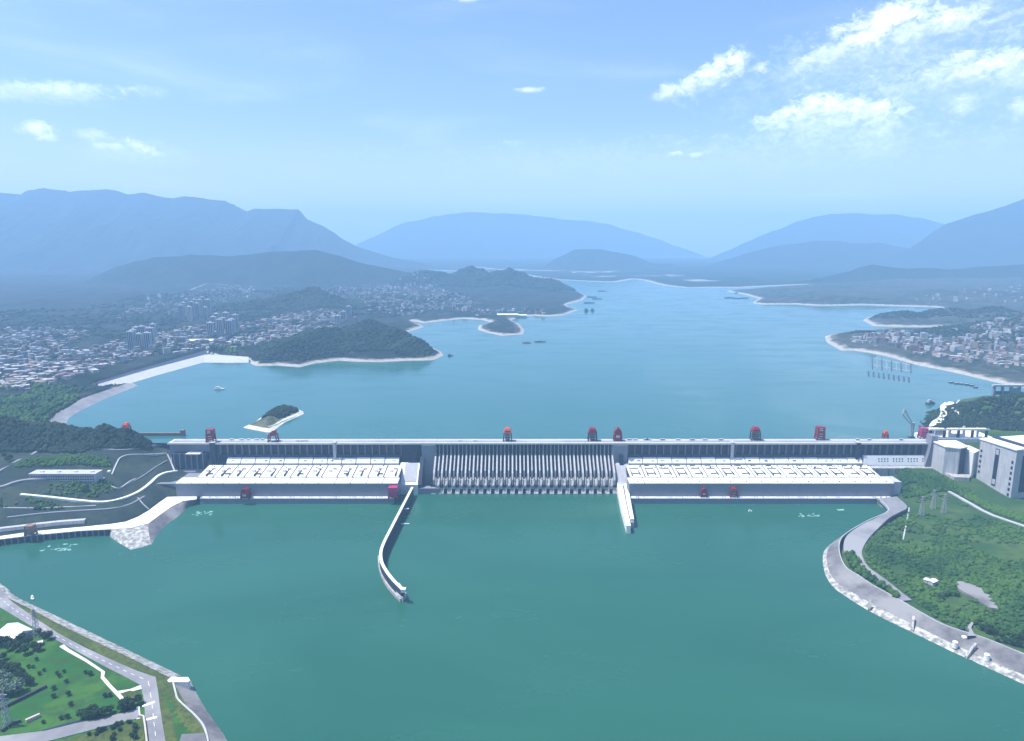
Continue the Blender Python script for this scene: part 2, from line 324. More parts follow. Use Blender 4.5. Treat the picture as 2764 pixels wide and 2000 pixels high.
# ------------------------------------------------------------------ terrain
def ats(pts, z): return [at(x, y, z) for x, y in pts]
def bump_at(px, py, Yc, sx, sy, base=112.0):
    p = aty(px, py, Yc); return (p.x, Yc, p.z-base, sx, sy)
def bumps(X, Y, L):
    z = np.zeros_like(X)
    for (cx, cyy, a, sx, sy) in L:
        z = np.maximum(z, a*np.exp(-((X-cx)/sx)**2-((Y-cyy)/sy)**2)) if a > 0 else z
    return z
def Yat(px, py, z=100): return at(px, py, z).y
SHORE_L = [(-872, 1688)]+[tuple(p[:2]) for p in ats([(330, 1180), (235, 1172), (176, 1162), (188, 1127), (222, 1106), (278, 1079), (373, 1040), (357, 1034), (423, 1014), (548, 978), (610, 979), (671, 978),
    (690, 988), (745, 986), (810, 991), (853, 980), (913, 973), (965, 976), (1029, 977), (1100, 973), (1170, 972), (1198, 959), (1190, 949), (1148, 929), (1100, 912), (1064, 908), (1105, 895), (1145, 882), (1130, 874), (1112, 866),
    (1144, 872), (1211, 864), (1250, 860), (1300, 863), (1325, 870), (1292, 879), (1290, 890), (1320, 899), (1354, 906), (1413, 902), (1415, 890), (1401, 874), (1380, 864), (1400, 857), (1441, 852), (1480, 854), (1520, 851), (1560, 837), (1535, 829), (1528, 822), (1572, 811),
    (1584, 799), (1564, 789), (1525, 780), (1480, 768), (1420, 757), (1330, 748), (1200, 742)], 100)]+[(-1500, 12500), (-16000, 12500), (-16000, 1500), (-3000, 1500), (-872, 1500)]
HILLS_L = [bump_at(700, 818, 4950, 330, 200), bump_at(835, 788, 5050, 330, 240), bump_at(950, 826, 4950, 210, 200),
           bump_at(888, 892, 3200, 230, 170), bump_at(800, 918, 3000, 130, 120), bump_at(994, 890, 3250, 190, 150), bump_at(1060, 900, 3200, 130, 120), bump_at(1128, 914, 3080, 110, 90), bump_at(1010, 868, 3700, 170, 120), bump_at(1090, 866, 3750, 110, 110),
           bump_at(1160, 742, 7300, 300, 300), bump_at(1270, 738, 7300, 320, 300), bump_at(1370, 742, 7200, 330, 320), bump_at(1455, 758, 7000, 300, 280), bump_at(1500, 785, 6600, 220, 250), bump_at(1345, 868, 4560, 120, 110),
           bump_at(330, 838, 5600, 500, 260), bump_at(60, 870, 5000, 420, 260), bump_at(560, 845, 5700, 260, 180), bump_at(1000, 790, 6300, 500, 220), bump_at(640, 790, 6700, 600, 240)]
RIDGE_L = [bump_at(-60, 1130, 1690, 190, 48, 104), bump_at(120, 1142, 1690, 110, 42, 104), bump_at(215, 1148, 1682, 80, 38, 104), bump_at(280, 1134, 1674, 55, 36, 104), bump_at(340, 1148, 1672, 46, 34, 104), bump_at(-400, 1120, 1700, 300, 60, 104)]
DIKE = [tuple(p[:2]) for p in ats([(282, 1049), (357, 1034), (423, 1014), (548, 979), (671, 979)], 99.5)]+[tuple(p[:2]) for p in ats([(671, 963), (612, 959), (557, 945), (405, 988), (310, 1016), (250, 1035)], 113.5)]
RAMP = [tuple(p[:2]) for p in ats([(374, 1041), (278, 1080), (222, 1107), (188, 1128), (172, 1164)], 99.5)]+[tuple(p[:2]) for p in ats([(120, 1160), (152, 1117), (190, 1096), (222, 1075), (345, 1034)], 111)]
def h_up_left(X, Y):
    s = sdf(X, Y, SHORE_L)
    z = 100+np.clip(s*.30, -12, 8)+sstep(25, 160, s)*8
    z = z+sstep(40, 260, s)*(fbm(X, Y, 420, 5)*34+fbm(X+900, Y, 90, 4)*9+6)+sstep(4500, 9500, Y)*sstep(200, 900, s)*40
    z = np.where(s > 60, np.maximum(z, 100+np.clip((s-20)*.3, 0, 14)+fbm(X, Y, 50, 3)*2), z)
    z = np.where(sdf(X, Y, DIKE) > -10, np.minimum(z, 97.0), z); z = np.where(sdf(X, Y, RAMP) > -8, np.minimum(z, 97.0), z)
    w = sstep(5, 140, s)
    return z+bumps(X, Y, HILLS_L)*w*(1+.45*fbm(X, Y, 150, 4))
PLAT_IN = [at(x, y, 14) for x, y in [(-420, 1500), (-150, 1464), (0, 1447), (89, 1434), (231, 1421), (300, 1414), (339, 1408), (372, 1395), (401, 1378), (430, 1356), (452, 1341)]]
LB_POLY = [tuple(p[:2]) for p in PLAT_IN]+[(-772, 1560), (-772, 1690), (-700, 1800), (-4000, 1800), (-4000, 1200), (-1900, 1200)]
def h_down_left(X, Y):
    s = sdf(X, Y, LB_POLY)
    r = np.clip(s, -6, 300)
    z = 13.2+np.where(r < 22, r*.75, 16.5+(r-22)*.375)
    z = np.minimum(z, 104+fbm(X, Y, 60, 4)*5)
    return z+fbm(X, Y, 45, 4)*5*sstep(20, 60, s)
def h_left(X, Y):
    w = sstep(1640, 1735, Y)
    dn = h_down_left(X, Y); up = h_up_left(X, Y)
    return dn*(1-w)+up*w+bumps(X, Y, RIDGE_L)*sstep(-862, -925, X)
# left upstream land
ny, nx = 330, 420
yy = 1735*np.exp(np.linspace(0, math.log(12500/1735), ny)); t = np.linspace(0, 1, nx)
YY = np.repeat(yy[:, None], nx, 1); XX = -YY*1.0-300+(YY*1.0+300+YY*.16+60)*t[None, :]
grid_mesh('left_shore_land', XX, YY, h_left, [M['land_left']], kind='structure', label='hazy valley land with town on the far left shore of the reservoir')
xs = np.arange(-1750, -764, 7.0); ys = np.arange(1180, 1745, 7.0)
XX, YY = np.meshgrid(xs, ys)
def h_lb(X, Y):
    z = h_left(X, Y); s = sdf(X, Y, LB_POLY); return np.where(s < -4, -12.0, z)
grid_mesh('left_bank', XX, YY, h_lb, [M['slope']], kind='structure', label='dark grassy slope stepping down to the plant deck left of the dam')
# right upstream land
SHORE_R = [tuple(p[:2]) for p in ats([(1960, 786), (2010, 795), (2048, 806), (2030, 818), (2060, 822), (2148, 821), (2200, 825), (2262, 825), (2330, 823), (2420, 826), (2525, 829), (2560, 838), (2480, 844), (2400, 850), (2345, 856), (2328, 864), (2357, 880), (2414, 882), (2520, 883),
    (2640, 881), (2500, 889), (2400, 889), (2319, 894), (2262, 899), (2226, 907), (2231, 924), (2252, 936), (2270, 946), (2304, 946), (2345, 952), (2395, 962), (2472, 985), (2530, 996), (2586, 1008), (2700, 1035), (2764, 1046), (3150, 1120)], 100)]+[(7000, 2600), (14000, 6000), (14000, 11000), (5200, 9500)]
HILLS_R = [bump_at(2440, 843, 4450, 170, 70), bump_at(2560, 842, 4480, 220, 90), bump_at(2680, 838, 4400, 200, 120), bump_at(2330, 900, 3620, 90, 45), bump_at(2700, 868, 3800, 260, 120), bump_at(2550, 890, 3600, 160, 90), bump_at(2820, 850, 3600, 220, 220), bump_at(2760, 900, 3250, 200, 90),
           bump_at(2300, 800, 5700, 500, 130), bump_at(2600, 790, 6000, 500, 300)]
def h_right_up(X, Y):
    s = sdf(X, Y, SHORE_R)
    z = 100+np.clip(s*.28, -12, 9)+sstep(30, 180, s)*7
    z = z+sstep(40, 240, s)*(fbm(X, Y, 320, 5)*26+fbm(X+300, Y, 80, 4)*9+5)+sstep(4700, 9000, Y)*sstep(150, 800, s)*60
    z = np.where(s > 60, np.maximum(z, 100+np.clip((s-20)*.3, 0, 16)+fbm(X, Y, 50, 3)*2), z)
    return z+bumps(X, Y, HILLS_R)*sstep(5, 90, s)*(1+.2*fbm(X, Y, 90, 4))
ny, nx = 260, 320
yy = 2150*np.exp(np.linspace(0, math.log(10500/2150), ny)); t = np.linspace(0, 1, nx)
YY = np.repeat(yy[:, None], nx, 1); XX = YY*.26+(YY*1.0+200-YY*.26)*t[None, :]
grid_mesh('right_shore_land', XX, YY, h_right_up, [M['land_right']], kind='structure', label='rocky peninsulas and built-up land on the far right shore of the reservoir')
# low land closing the far end of the reservoir
SHORE_F = [tuple(p[:2]) for p in ats([(1390, 737), (1449, 748), (1500, 755), (1580, 759), (1663, 762), (1690, 757), (1711, 753), (1740, 757), (1770, 766), (1794, 771), (1854, 777), (1920, 776), (2000, 776), (2080, 772), (2300, 764)], 100)]+[(9000, 9500), (13500, 16000), (13500, 21500), (-9000, 21500), (-3000, 13500)]
def h_far(X, Y):
    s = sdf(X, Y, SHORE_F); return 100+np.clip(s*.045, -10, 7)+sstep(200, 3500, s)*25+fbm(X, Y, 600, 5)*30*sstep(150, 1200, s)
yy = 7600*np.exp(np.linspace(0, math.log(21500/7600), 130)); t = np.linspace(0, 1, 200)
YY = np.repeat(yy[:, None], 200, 1); XX = -3500+(YY*.62+3500)*t[None, :]
grid_mesh('far_shore_land', XX, YY, h_far, [M['mount']], kind='structure', label='misty low land closing the far end of the reservoir')
# right bank below the dam, and the knoll above it
WL_R = [(2352, 1344), (2362, 1356), (2395, 1383), (2386, 1396), (2335, 1420), (2268, 1454), (2236, 1473), (2221, 1496), (2224, 1541), (2244, 1581), (2288, 1615), (2348, 1652), (2469, 1712), (2603, 1776), (2764, 1849), (3050, 1985)]
RB_POLY = [(850, 1700)]+[tuple(at(x, y, 0)[:2]) for x, y in WL_R]+[(1400, 560), (3200, 560), (3200, 1720), (850, 1720)]
SHORE_N = [tuple(p[:2]) for p in ats([(2505, 1163), (2532, 1108), (2556, 1091), (2590, 1079), (2625, 1074), (2650, 1066), (2764, 1060), (3200, 1060)], 100)]+[(3600, 1900), (3600, 1500), (1060, 1500), (1060, 1690)]
HILLS_N = [bump_at(2680, 1078, 1960, 60, 60, 106), bump_at(2764, 1070, 1960, 90, 80, 106), bump_at(2900, 1060, 1960, 120, 90, 106)]
def h_right(X, Y):
    s = sdf(X, Y, RB_POLY)
    dn = np.clip((s-17)*.42, -12, 15.5)+sstep(70, 420, s)*24+fbm(X, Y, 110, 5)*9*sstep(60, 160, s)+sstep(1470, 1640, Y)*sstep(905, 1010, X)*34
    u = sdf(X, Y, SHORE_N); up = 100+np.clip(u*.35, -14, 8)+bumps(X, Y, HILLS_N)*sstep(5, 60, u)+fbm(X, Y, 60, 4)*4*sstep(20, 60, u)
    w = sstep(1655, 1690, Y)*sstep(1040, 1100, X)
    return np.where(Y > 1694, np.where(X > 1030, up, -12), dn*(1-w)+np.maximum(dn, up*.97)*w)
xs = np.arange(560, 2600, 9.0); ys = np.arange(560, 2200, 9.0)
XX, YY = np.meshgrid(xs, ys)
grid_mesh('right_bank', XX, YY, h_right, [M['undergrowth']], kind='structure', label='green bank below the right powerhouse')
# foreground bank
WL_F = [(-160, 1500), (0, 1574), (40, 1608), (142, 1657), (265, 1716), (401, 1781), (491, 1824), (518, 1840), (531, 1867), (555, 1910), (602, 1978), (660, 2070), (760, 2250)]
LF_POLY = [tuple(at(x, y, 0)[:2]) for x, y in WL_F]+[(-330, 380), (-2200, 380), (-2200, 1330)]
def h_fore(X, Y):
    s = sdf(X, Y, LF_POLY); return np.clip((s-6)*.55, -12, 15)+sstep(60, 200, s)*fbm(X, Y, 120, 4)*1.2*sstep(-560, -760, X)
xs = np.arange(-1500, -180, 8.0); ys = np.arange(400, 1340, 8.0)
XX, YY = np.meshgrid(xs, ys)
grid_mesh('riverside_meadow', XX, YY, h_fore, [M['lawn']], kind='structure', label='green meadow plateau in the lower left corner')

# mountains: (ridge in photo points, ridge distance, run-out factor, roughness)
def mountain(name, ridge, D, run, rough, label, tilt=0.0, nu=220, nv=70, back=1.2):
    P = [aty(x, y, D+tilt*(x-1382)) for x, y in ridge]
    xs = np.array([p.x for p in P]); zs = np.array([p.z for p in P]); Ds = np.array([p.y for p in P])
    u = np.linspace(0, 1, nu); k = np.interp(u, np.linspace(0, 1, len(P)), np.arange(len(P)))
    cx = np.interp(k, np.arange(len(P)), xs); cz = np.interp(k, np.arange(len(P)), zs); cD = np.interp(k, np.arange(len(P)), Ds); cz = cz+fbm(cx+D, cx*0+3.3, 420, 5)*38
    v = np.concatenate([np.linspace(-1, 0, int(nv*.65), endpoint=False), np.linspace(0, back, nv-int(nv*.65))])
    U, Vv = np.meshgrid(np.arange(nu), v, indexing='ij')
    hgt = np.maximum(cz-85, 5)[U]; X = cx[U]+0*Vv; Y = cD[U]+Vv*hgt*run
    f = np.clip(1-np.abs(Vv)**.85, 0, 1); f = np.where(Vv < 0, np.maximum(f, 0), np.clip(1-np.abs(Vv/back)**1.1, 0, 1))
    nz = ridged(X+D, Y*.7, 900, 6)*rough*hgt*np.clip(np.abs(Vv)*1.6, 0.012, 1)*np.clip(1.15-np.abs(Vv), 0, 1)
    Z = 85+hgt*f+nz
    n, m = X.shape; I = np.arange(n*m).reshape(n, m)
    F = np.stack([I[:-1, :-1], I[1:, :-1], I[1:, 1:], I[:-1, 1:]], -1).reshape(-1, 4)
    return link(name, numpy_mesh(name, np.stack([X, Y, Z], -1).reshape(-1, 3), F, [M['mount']]), kind='structure', label=label)
mountain('mountain', [(-600, 530), (-300, 515), (-100, 530), (0, 521), (56, 525), (66, 518), (119, 509), (173, 515), (187, 520), (286, 512), (306, 514), (345, 524), (389, 519), (437, 530), (468, 533), (496, 528), (556, 538), (607, 542), (651, 565), (667, 572), (689, 564), (726, 564), (806, 565),
    (808, 584), (853, 601), (900, 627), (926, 646), (960, 665), (1020, 685), (1120, 706), (1255, 737), (1300, 747)], 13500, 2.2, .34, 'flat-topped blue mountain ridge along the far left horizon', nu=420)
mountain('mountain', [(-200, 800), (60, 800), (207, 774), (300, 730), (414, 695), (500, 690), (609, 692), (740, 684), (853, 676), (926, 695), (1010, 715), (1097, 731), (1200, 742)], 7900, 2.2, .34, 'low dark blue hill in front of the flat-topped left mountain')
mountain('mountain', [(860, 720), (957, 664), (1085, 603), (1170, 585), (1261, 570), (1401, 579), (1621, 600), (1760, 640), (1900, 690)], 22800, 1.5, .2, 'pale distant mountain in the middle of the horizon')
mountain('mountain', [(1430, 752), (1450, 731), (1500, 698), (1548, 676), (1621, 674), (1700, 690), (1767, 707), (1860, 725), (1960, 750)], 12600, 1.7, .3, 'small round hill at the reservoir bend, middle of the picture')
mountain('mountain', [(1740, 765), (1804, 752), (1900, 705), (1999, 658), (2100, 618), (2194, 585), (2279, 575), (2425, 579), (2540, 600), (2700, 640), (2900, 680)], 18500, 1.7, .32, 'broad blue mountain right of the reservoir bend')
mountain('mountain', [(1770, 772), (1830, 752), (1900, 724), (1999, 690), (2110, 662), (2230, 650), (2380, 658), (2560, 690), (2760, 720)], 13200, 1.8, .3, 'blue foothill dropping to the water right of the reservoir bend')
mountain('mountain', [(2180, 770), (2267, 743), (2350, 715), (2437, 682), (2500, 640), (2559, 603), (2660, 570), (2764, 536), (2950, 470), (3300, 430), (3700, 440)], 12500, 1.6, .32, 'steep blue mountain rising beyond the right edge')
mountain('mountain', [(1990, 785), (2080, 772), (2186, 755), (2262, 738), (2357, 716), (2470, 722), (2600, 728), (2764, 715), (3000, 690), (3400, 680)], 8300, 1.7, .16, 'low wooded ridge along the right reservoir shore')

# ------------------------------------------------------------------ the dam
def Xc(x): return (x-1382)*0.9426            # photo column on the crest line
D0 = Vector((0, 1690, 0))
dam = thing('dam', D0, 'long white-topped concrete gravity dam with central spillway across the river', 'dam')
def dpart(name, mb, mat, parent=None, **k): return mb.build(name, mat, parent or dam, **k)
def repeat(name, me, places, parent, mats=None):           # pieces sharing one mesh; places in world metres
    out = []
    for p in places:
        o = bpy.data.objects.new(name, me); COL.objects.link(o); o.parent = parent; o.location = Vector(p)-org(parent); out.append(o)
    return out
XL0, XL1, XS0, XS1, XR0, XR1, XE = Xc(600), Xc(1085), Xc(1178), Xc(1650), Xc(1692), Xc(2485), Xc(2536)
# crest deck in segments with open joints
seg = 37.6; x = Xc(462); k = 0
while x < XE-2:
    x1 = min(x+seg, XE); mb = MB(); mb.box(x+.25, x1-.25, 1652, 1688, 106.4, 110)
    mb.box(x+.25, x1-.25, 1652, 1652.6, 110, 111.3); mb.box(x+.25, x1-.25, 1687.4, 1688, 110, 111.3); mb.box(x+.25, x1-.25, 1650.6, 1652, 107.6, 109.2)
    dpart('deck_segment', mb, M['deckc']); x = x1
mb = MB(); mb.box(Xc(470), XE-3, 1664, 1677, 110.0, 110.12); dpart('crest_road', mb, M['road'])
# solid sections
for (a, c, m_) in [(Xc(462), XL0-8, 'conc'), (XL0-8, XL1, 'shade_dconc'), (XR0, XR1, 'shade_dconc'), (XR1, XE, 'shade_dconc')]:
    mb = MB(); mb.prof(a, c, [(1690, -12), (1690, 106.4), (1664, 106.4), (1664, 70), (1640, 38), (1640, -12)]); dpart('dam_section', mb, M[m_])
# intake bays
cm = MB().box(-.65, .65, -7.5, 0, 79, 104.5).mesh('column', M['conc'])
pmh = MB(); pmh.box(-8.1, 8.1, -.6, 0, 79.2, 104.2)
for q in (-4.5, 4.5): pmh.box(q-.25, q+.25, -.9, -.6, 79.2, 104.2)
for q in (86, 95): pmh.box(-8.1, 8.1, -.85, -.6, q, q+.5)
pm = pmh.mesh('gate_panel', M['recess'])
cols = []; pans = []
for (a, c) in ((XL0, XL1), (XR0, XR1)):
    nb = round((c-a)/18.2); st = (c-a)/nb
    cols += [(a+i*st, 1664, 0) for i in range(nb+1)]; pans += [(a+(i+.5)*st, 1663.9, 0) for i in range(nb)]
    mb = MB(); mb.box(a, c, 1656.5, 1664, 73, 79); dpart('sill_beam', mb, M['shade_dconc'])
repeat('column', cm, cols, dam); repeat('gate_panel', pm, pans, dam)
# sloped penstock blocks with a small hut or duct on some
def penstocks(a, c, n, seed, low=False):
    r = random.Random(seed); st = (c-a)/n
    for i in range(n):
        x0, x1 = a+i*st+1.1, a+(i+1)*st-1.1; mb = MB(); t = 72.6-r.random()*2.0
        mb.prof(x0, x1, [(1661, 30), (1661, t), (1653.5, t), (1642.5, 61), (1642.5, 30)])
        p = dpart('penstock_block', mb, M['white'])
        for j in range(r.randint(1, 2)):
            u = x0+4+r.random()*(st-14); w = 3+r.random()*5; hb = MB(); hb.box(u, u+w, 1646, 1650, 62, 66.5+r.random()*2); hb.build('duct', M['white'] if r.random() < .6 else M['pale'], p)
        if r.random() < .6:
            u = x0+3+r.random()*(st-10); hb = MB(); hb.box(u, u+1.4, 1644.6, 1647, 61.5, 64.2); hb.build('hatch', M['steel'], p)
penstocks(XL0+18, XL1-4, 12, 3); penstocks(XR0, Xc(2318), 16, 5)
# low annex blocks with small windows right of the dark pillar
mb = MB(); mb.prof(Xc(2322), Xc(2484), [(1661, 30), (1661, 78), (1650, 78), (1644, 56), (1644, 30)]); an = dpart('annex_block', mb, M['white'])
wme = MB().box(-1.3, 1.3, -.6, .6, -2.2, 2.2).mesh('window', M['glass'])
repeat('window', wme, [(Xc(2362)+i*7.4, 1648-j*1.5, 70-j*6) for j in range(2) for i in range(16) if (i % 5 != 4)], an)
mb = MB(); mb.prof(Xc(2322), Xc(2530), [(1652, 20), (1652, 58), (1636, 50), (1636, 20)]); dpart('apron_block', mb, M['weir'])
# pillars standing proud of the wall
for (x, w, z0, mm, lab) in [(583, 13, 58, 'shade_dconc', 'broad dark lift pillar at the left end of the intake bays'), (908, 6.5, 60, 'pale', 'thin pale pillar in the left intake bays'), (1971, 6.5, 56, 'pale', 'thin pale pillar in the right intake bays'), (2306, 9, 52, 'shade_dconc', 'dark pillar near the right end of the intake bays')]:
    mb = MB(); mb.box(Xc(x)-w/2, Xc(x)+w/2, 1649, 1665, z0, 111.6); p = dpart('pillar', mb, M[mm], label=lab)
    mb = MB(); mb.box(Xc(x)-w/2-.8, Xc(x)+w/2+.8, 1648.2, 1665, 111.6, 112.8); mb.build('cap', M['pale'], p)
mb = MB()
for i in range(12):
    f0, f1 = i/12, (i+1)/12; zz0, zz1 = 46+f0*86, 46+f1*86; o0, o1 = 10*math.sin(f0*math.pi*.55), 10*math.sin(f1*math.pi*.55)
    w0, w1 = 9.5-2.5*f0, 9.5-2.5*f1; xc = Xc(2490)
    mb.add([(xc-w0+o0, 1640, zz0), (xc+w0+o0, 1640, zz0), (xc+w0+o0, 1664, zz0), (xc-w0+o0, 1664, zz0), (xc-w1+o1, 1640, zz1), (xc+w1+o1, 1640, zz1), (xc+w1+o1, 1664, zz1), (xc-w1+o1, 1664, zz1)],
           [(0, 1, 5, 4), (1, 2, 6, 5), (2, 3, 7, 6), (3, 0, 4, 7), (4, 5, 6, 7)])
dpart('pillar', mb, M['conc'], label='tall curved grey pillar beside the right abutment')
# divider blocks either side of the spillway
mb = MB(); mb.box(Xc(1141), Xc(1176), 1648, 1690, -12, 106.4); dpart('divider_pier', mb, M['conc'])
mb = MB(); mb.box(Xc(1652), Xc(1690), 1648, 1690, -12, 106.4); dpart('divider_pier', mb, M['conc'])
mb = MB(); mb.prof(XL1, Xc(1141), [(1690, -12), (1690, 106.4), (1660, 106.4), (1660, 60), (1640, 50), (1640, -12)]); dpart('dam_section', mb, M['shade_dconc'])
mb = MB(); mb.prof(XL1+1, Xc(1138), [(1645, -12), (1645, 62), (1632, 62), (1592, 25), (1586, 25), (1586, -12)]); bl = dpart('divider_block', mb, M['white'])
mb = MB(); mb.prof(XL1+14, Xc(1132), [(1636, 61), (1636, 64), (1633, 63.9), (1596, 30), (1596, 27)]); mb.build('panel', M['pale'], bl)
mb = MB(); mb.box(XL1+20, XL1+40, 1641, 1646, 62, 92); mb.build('gate_tower', M['recess'], bl)
mb = MB(); mb.prof(Xc(1137), Xc(1147), [(1660, -12), (1660, 76), (1648, 76), (1590, 24), (1590, -12)]); dpart('side_wall', mb, M['shade_dconc'])
mb = MB(); mb.prof(Xc(1656), Xc(1690), [(1650, -12), (1650, 60), (1636, 60), (1600, 26), (1586, 22), (1586, -12)]); dpart('divider_block', mb, M['pale'])
mb = MB(); mb.prof(Xc(1668), Xc(1678), [(1650, 58), (1650, 82), (1640, 82), (1634, 58)]); dpart('gate_tower', mb, M['recess'])
# spillway
mb = MB(); mb.prof(XS0, XS1, [(1690, -12), (1690, 84), (1668, 84), (1658, 62), (1618, 33), (1606, 24), (1604, -12)]); sw = dpart('spillway', mb, M['chute_shade'])  # shadow gaps between the piers are painted by the dark chute colour
NB_ = 23; pit = (XS1-XS0)/NB_
mb = MB(); mb.prof(-.9, .9, [(1690, 80), (1690, 106.3), (1653.5, 106.3), (1650.2, 81)]); mb.prof(-1.9, 1.9, [(1690, 40), (1690, 80), (1652, 80), (1634, 68), (1605, 48), (1597, 33), (1597, 20)])
pmain = mb.mesh('pier', M['pale'], Vector((0, 0, 0)))
mb = MB(); mb.prof(-.7, .7, [(1690, 80), (1690, 106.3), (1655.5, 106.3), (1652.2, 81)]); mb.prof(-1.4, 1.4, [(1690, 40), (1690, 80), (1652, 80), (1638, 70), (1612, 52), (1610, 30)])
pmid = mb.mesh('pier', M['pale'], Vector((0, 0, 0)))
repeat('pier', pmain, [(XS0+i*pit, 0, 0) for i in range(NB_+1)], sw); repeat('pier', pmid, [(XS0+(i+.5)*pit, 0, 0) for i in range(NB_)], sw)
mb = MB(); mb.box(-pit/4+1.8, pit/4-1.3, 1662, 1663.2, 66, 104)
for q in (76, 86, 96): mb.box(-pit/4+1.8, pit/4-1.3, 1661.4, 1662, q, q+.7)
gme = mb.mesh('radial_gate', M['recess'])
repeat('radial_gate', gme, [(XS0+(i+.25+.5*j)*pit, 0, 0) for i in range(NB_) for j in range(2)], sw)
# flip-bucket teeth above, square outlet blocks below, dark sluice slots between
mb = MB(); mb.prof(-pit*.27, pit*.27, [(1606, 12), (1606, 33), (1602, 33), (1590.5, 21), (1590.5, 12)])
mb.prof(-pit*.27, -pit*.17, [(1602, 30), (1602, 38), (1598, 36), (1590, 24), (1590, 20)]); mb.prof(pit*.17, pit*.27, [(1602, 30), (1602, 38), (1598, 36), (1590, 24), (1590, 20)])
tme = mb.mesh('flip_bucket', M['weir'])
mb = MB(); mb.prof(-pit*.28, pit*.28, [(1604, -12), (1604, 13.5), (1595, 13.5), (1586, 1.5), (1586, -12)])
mb.box(-pit*.22, pit*.22, 1588.8, 1589.8, 5.2, 6.4)
bme = mb.mesh('outlet_block', M['weir'])
repeat('flip_bucket', tme, [(XS0+(i+.5)*pit, 0, 0) for i in range(NB_)], sw); repeat('outlet_block', bme, [(XS0+(i+.5)*pit+(pit*.5), 0, 0) for i in range(-1, NB_)], sw)
mb = MB(); mb.box(XS0-8, XS1+4, 1598, 1604, -12, 24); dpart('sluice_wall', mb, M['recess'], sw)
mb = MB(); mb.box(Xc(1118), XS0+14, 1587, 1604, -12, 15); dpart('toe_wall', mb, M['conc'])
# left abutment blocks
mb = MB(); mb.box(Xc(475), Xc(566), 1645, 1666, 30, 84); ab = dpart('abutment_block', mb, M['shade_dconc'])
for i in range(6):
    mb = MB(); mb.box(Xc(480)+i*14.5, Xc(480)+i*14.5+2.2, 1642.5, 1645, 40+((i*37) % 18), 86); mb.build('buttress', M['conc'], ab)
mb = MB(); mb.box(Xc(515), Xc(552), 1640, 1666, 84, 86); mb.build('ledge', M['white'], ab)

# ------------------------------------------------------------------ powerhouses
def powerhouse(x0, x1, xf0, xf1, n, label, left):
    t = thing('powerhouse', ((x0+x1)/2, 1580, 0), label, 'powerhouse'); r = random.Random(9 if left else 4)
    MB().prof(x0, x1, [(1641.5, 10), (1641.5, 56.2), (1571, 48.2), (1569.5, 46.6), (1538.5, 45.2), (1538.5, 10)]).build('hall', M['shade_dconc'], t)
    fw = MB(); fw.box(xf0, xf1, 1537, 1538.4, 14, 45.4); fwo = fw.build('front_wall', M['conc'], t)
    MB().box(xf0, xf1, 1538.5, 1569.5, 12, 45).build('eave_body', M['conc'], t)
    st = (x1-x0)/n
    for i in range(n):
        a, c = x0+i*st+1.5, x0+(i+1)*st-1.5
        MB().prof(a, c, [(1637, 55.9), (1637, 57.7), (1572, 50.2), (1572, 48.4)]).build('roof_panel', M['white'], t)
        for q in range(5):
            u = a+2+q*(st-7)/4.4+r.random()*2; y_ = 1620+r.random()*12; MB().box(u, u+1.2+r.random()*2.4, y_, y_+2.2, 54, 57.4+r.random()*2).build('vent_box', M['white' if r.random() < .5 else 'steel'], t)
        if left:
            u = a+st*.22; MB().box(u, u+8, 1598, 1605, 52.2, 58).build('roof_vent', M['white'], t)
            MB().box(a+st*.45, a+st*.45+9, 1612, 1615, 53, 57).build('slot', M['steel'], t)
            if r.random() < .75:
                u = a+st*(.15+.5*r.random()); MB().box(u, u+13, 1584, 1587, 50, 54.5).build('slot', M['steel'], t)
            if r.random() < .8:
                u = a+st*(.3+.4*r.random()); MB().box(u, u+2.4, 1574, 1612, 49, 55).build('pipe', M['steel'], t)
        else:
            u = a+5; w = st-17
            f = MB(); f.box(u, u+w, 1616, 1617.6, 54, 57.6); f.box(u, u+1.4, 1576, 1617, 49, 55.6) if r.random() < .7 else None; f.box(u+w-1.4, u+w, 1580, 1617, 49, 55.6)
            f.build('duct_frame', M['steel'], t)
            MB().box(u+3, u+w-3, 1588, 1606, 50, 55.4).build('transformer_house', M['white'], t)
            g_ = MB(); g_.box(u+4, u+w-4, 1587.2, 1588, 50.6, 53.8); g_.build('grille', M['steel'], t)
            if r.random() < .6: MB().box(u+2, u+w-6, 1632, 1634, 56, 58.8).build('duct', M['steel'], t)
    m2 = round((xf1-xf0)/st); s2 = (xf1-xf0)/m2
    for i in range(m2):
        a, c = xf0+i*s2+.9, xf0+(i+1)*s2-.9
        MB().prof(a, c, [(1570.3, 46.8), (1570.3, 48.8), (1535.8, 47.2), (1535.8, 45.6)]).build('eave_panel', M['white'], t)
        if not left: MB().box(a+s2*.5, a+s2*.5+1.6, 1541, 1545, 46.5, 49.8).build('vent_pipe', M['steel'], t)
    dk = MB(); dk.box(xf0+(60 if left else 0), xf1-8, 1525, 1537, 12.6, 14.0); dko = dk.build('deck', M['white'], t)
    lw = MB(); lw.box(xf0+(60 if left else 0), xf1-8, 1526.2, 1537, -12, 12.6); lw.box(xf0+(60 if left else 0), xf1-8, 1525.2, 1526.2, -12, 2.2); lw.build('lower_wall', M['conc'], t)
    pms = [MB().box(-.9-.5*i, .9+.5*i, -.8, .8, 14, 15.8+.7*i).mesh('deck_post', M['wpaint']) for i in range(3)]
    xx = xf0+(64 if left else 4)
    while xx < xf1-12:
        repeat('deck_post', pms[r.randint(0, 2)], [(xx, 1526.6+r.random()*2.2, 0)], t); xx += 5+r.random()*3.2
    return t
phl = powerhouse(-760, -273, -796, -270, 13, 'left powerhouse with slatted white roof and plain grey front at the waterline', True)
phr = powerhouse(284, 892, 277, 905, 16, 'right powerhouse with white roof carrying dark duct frames and grey front', False)
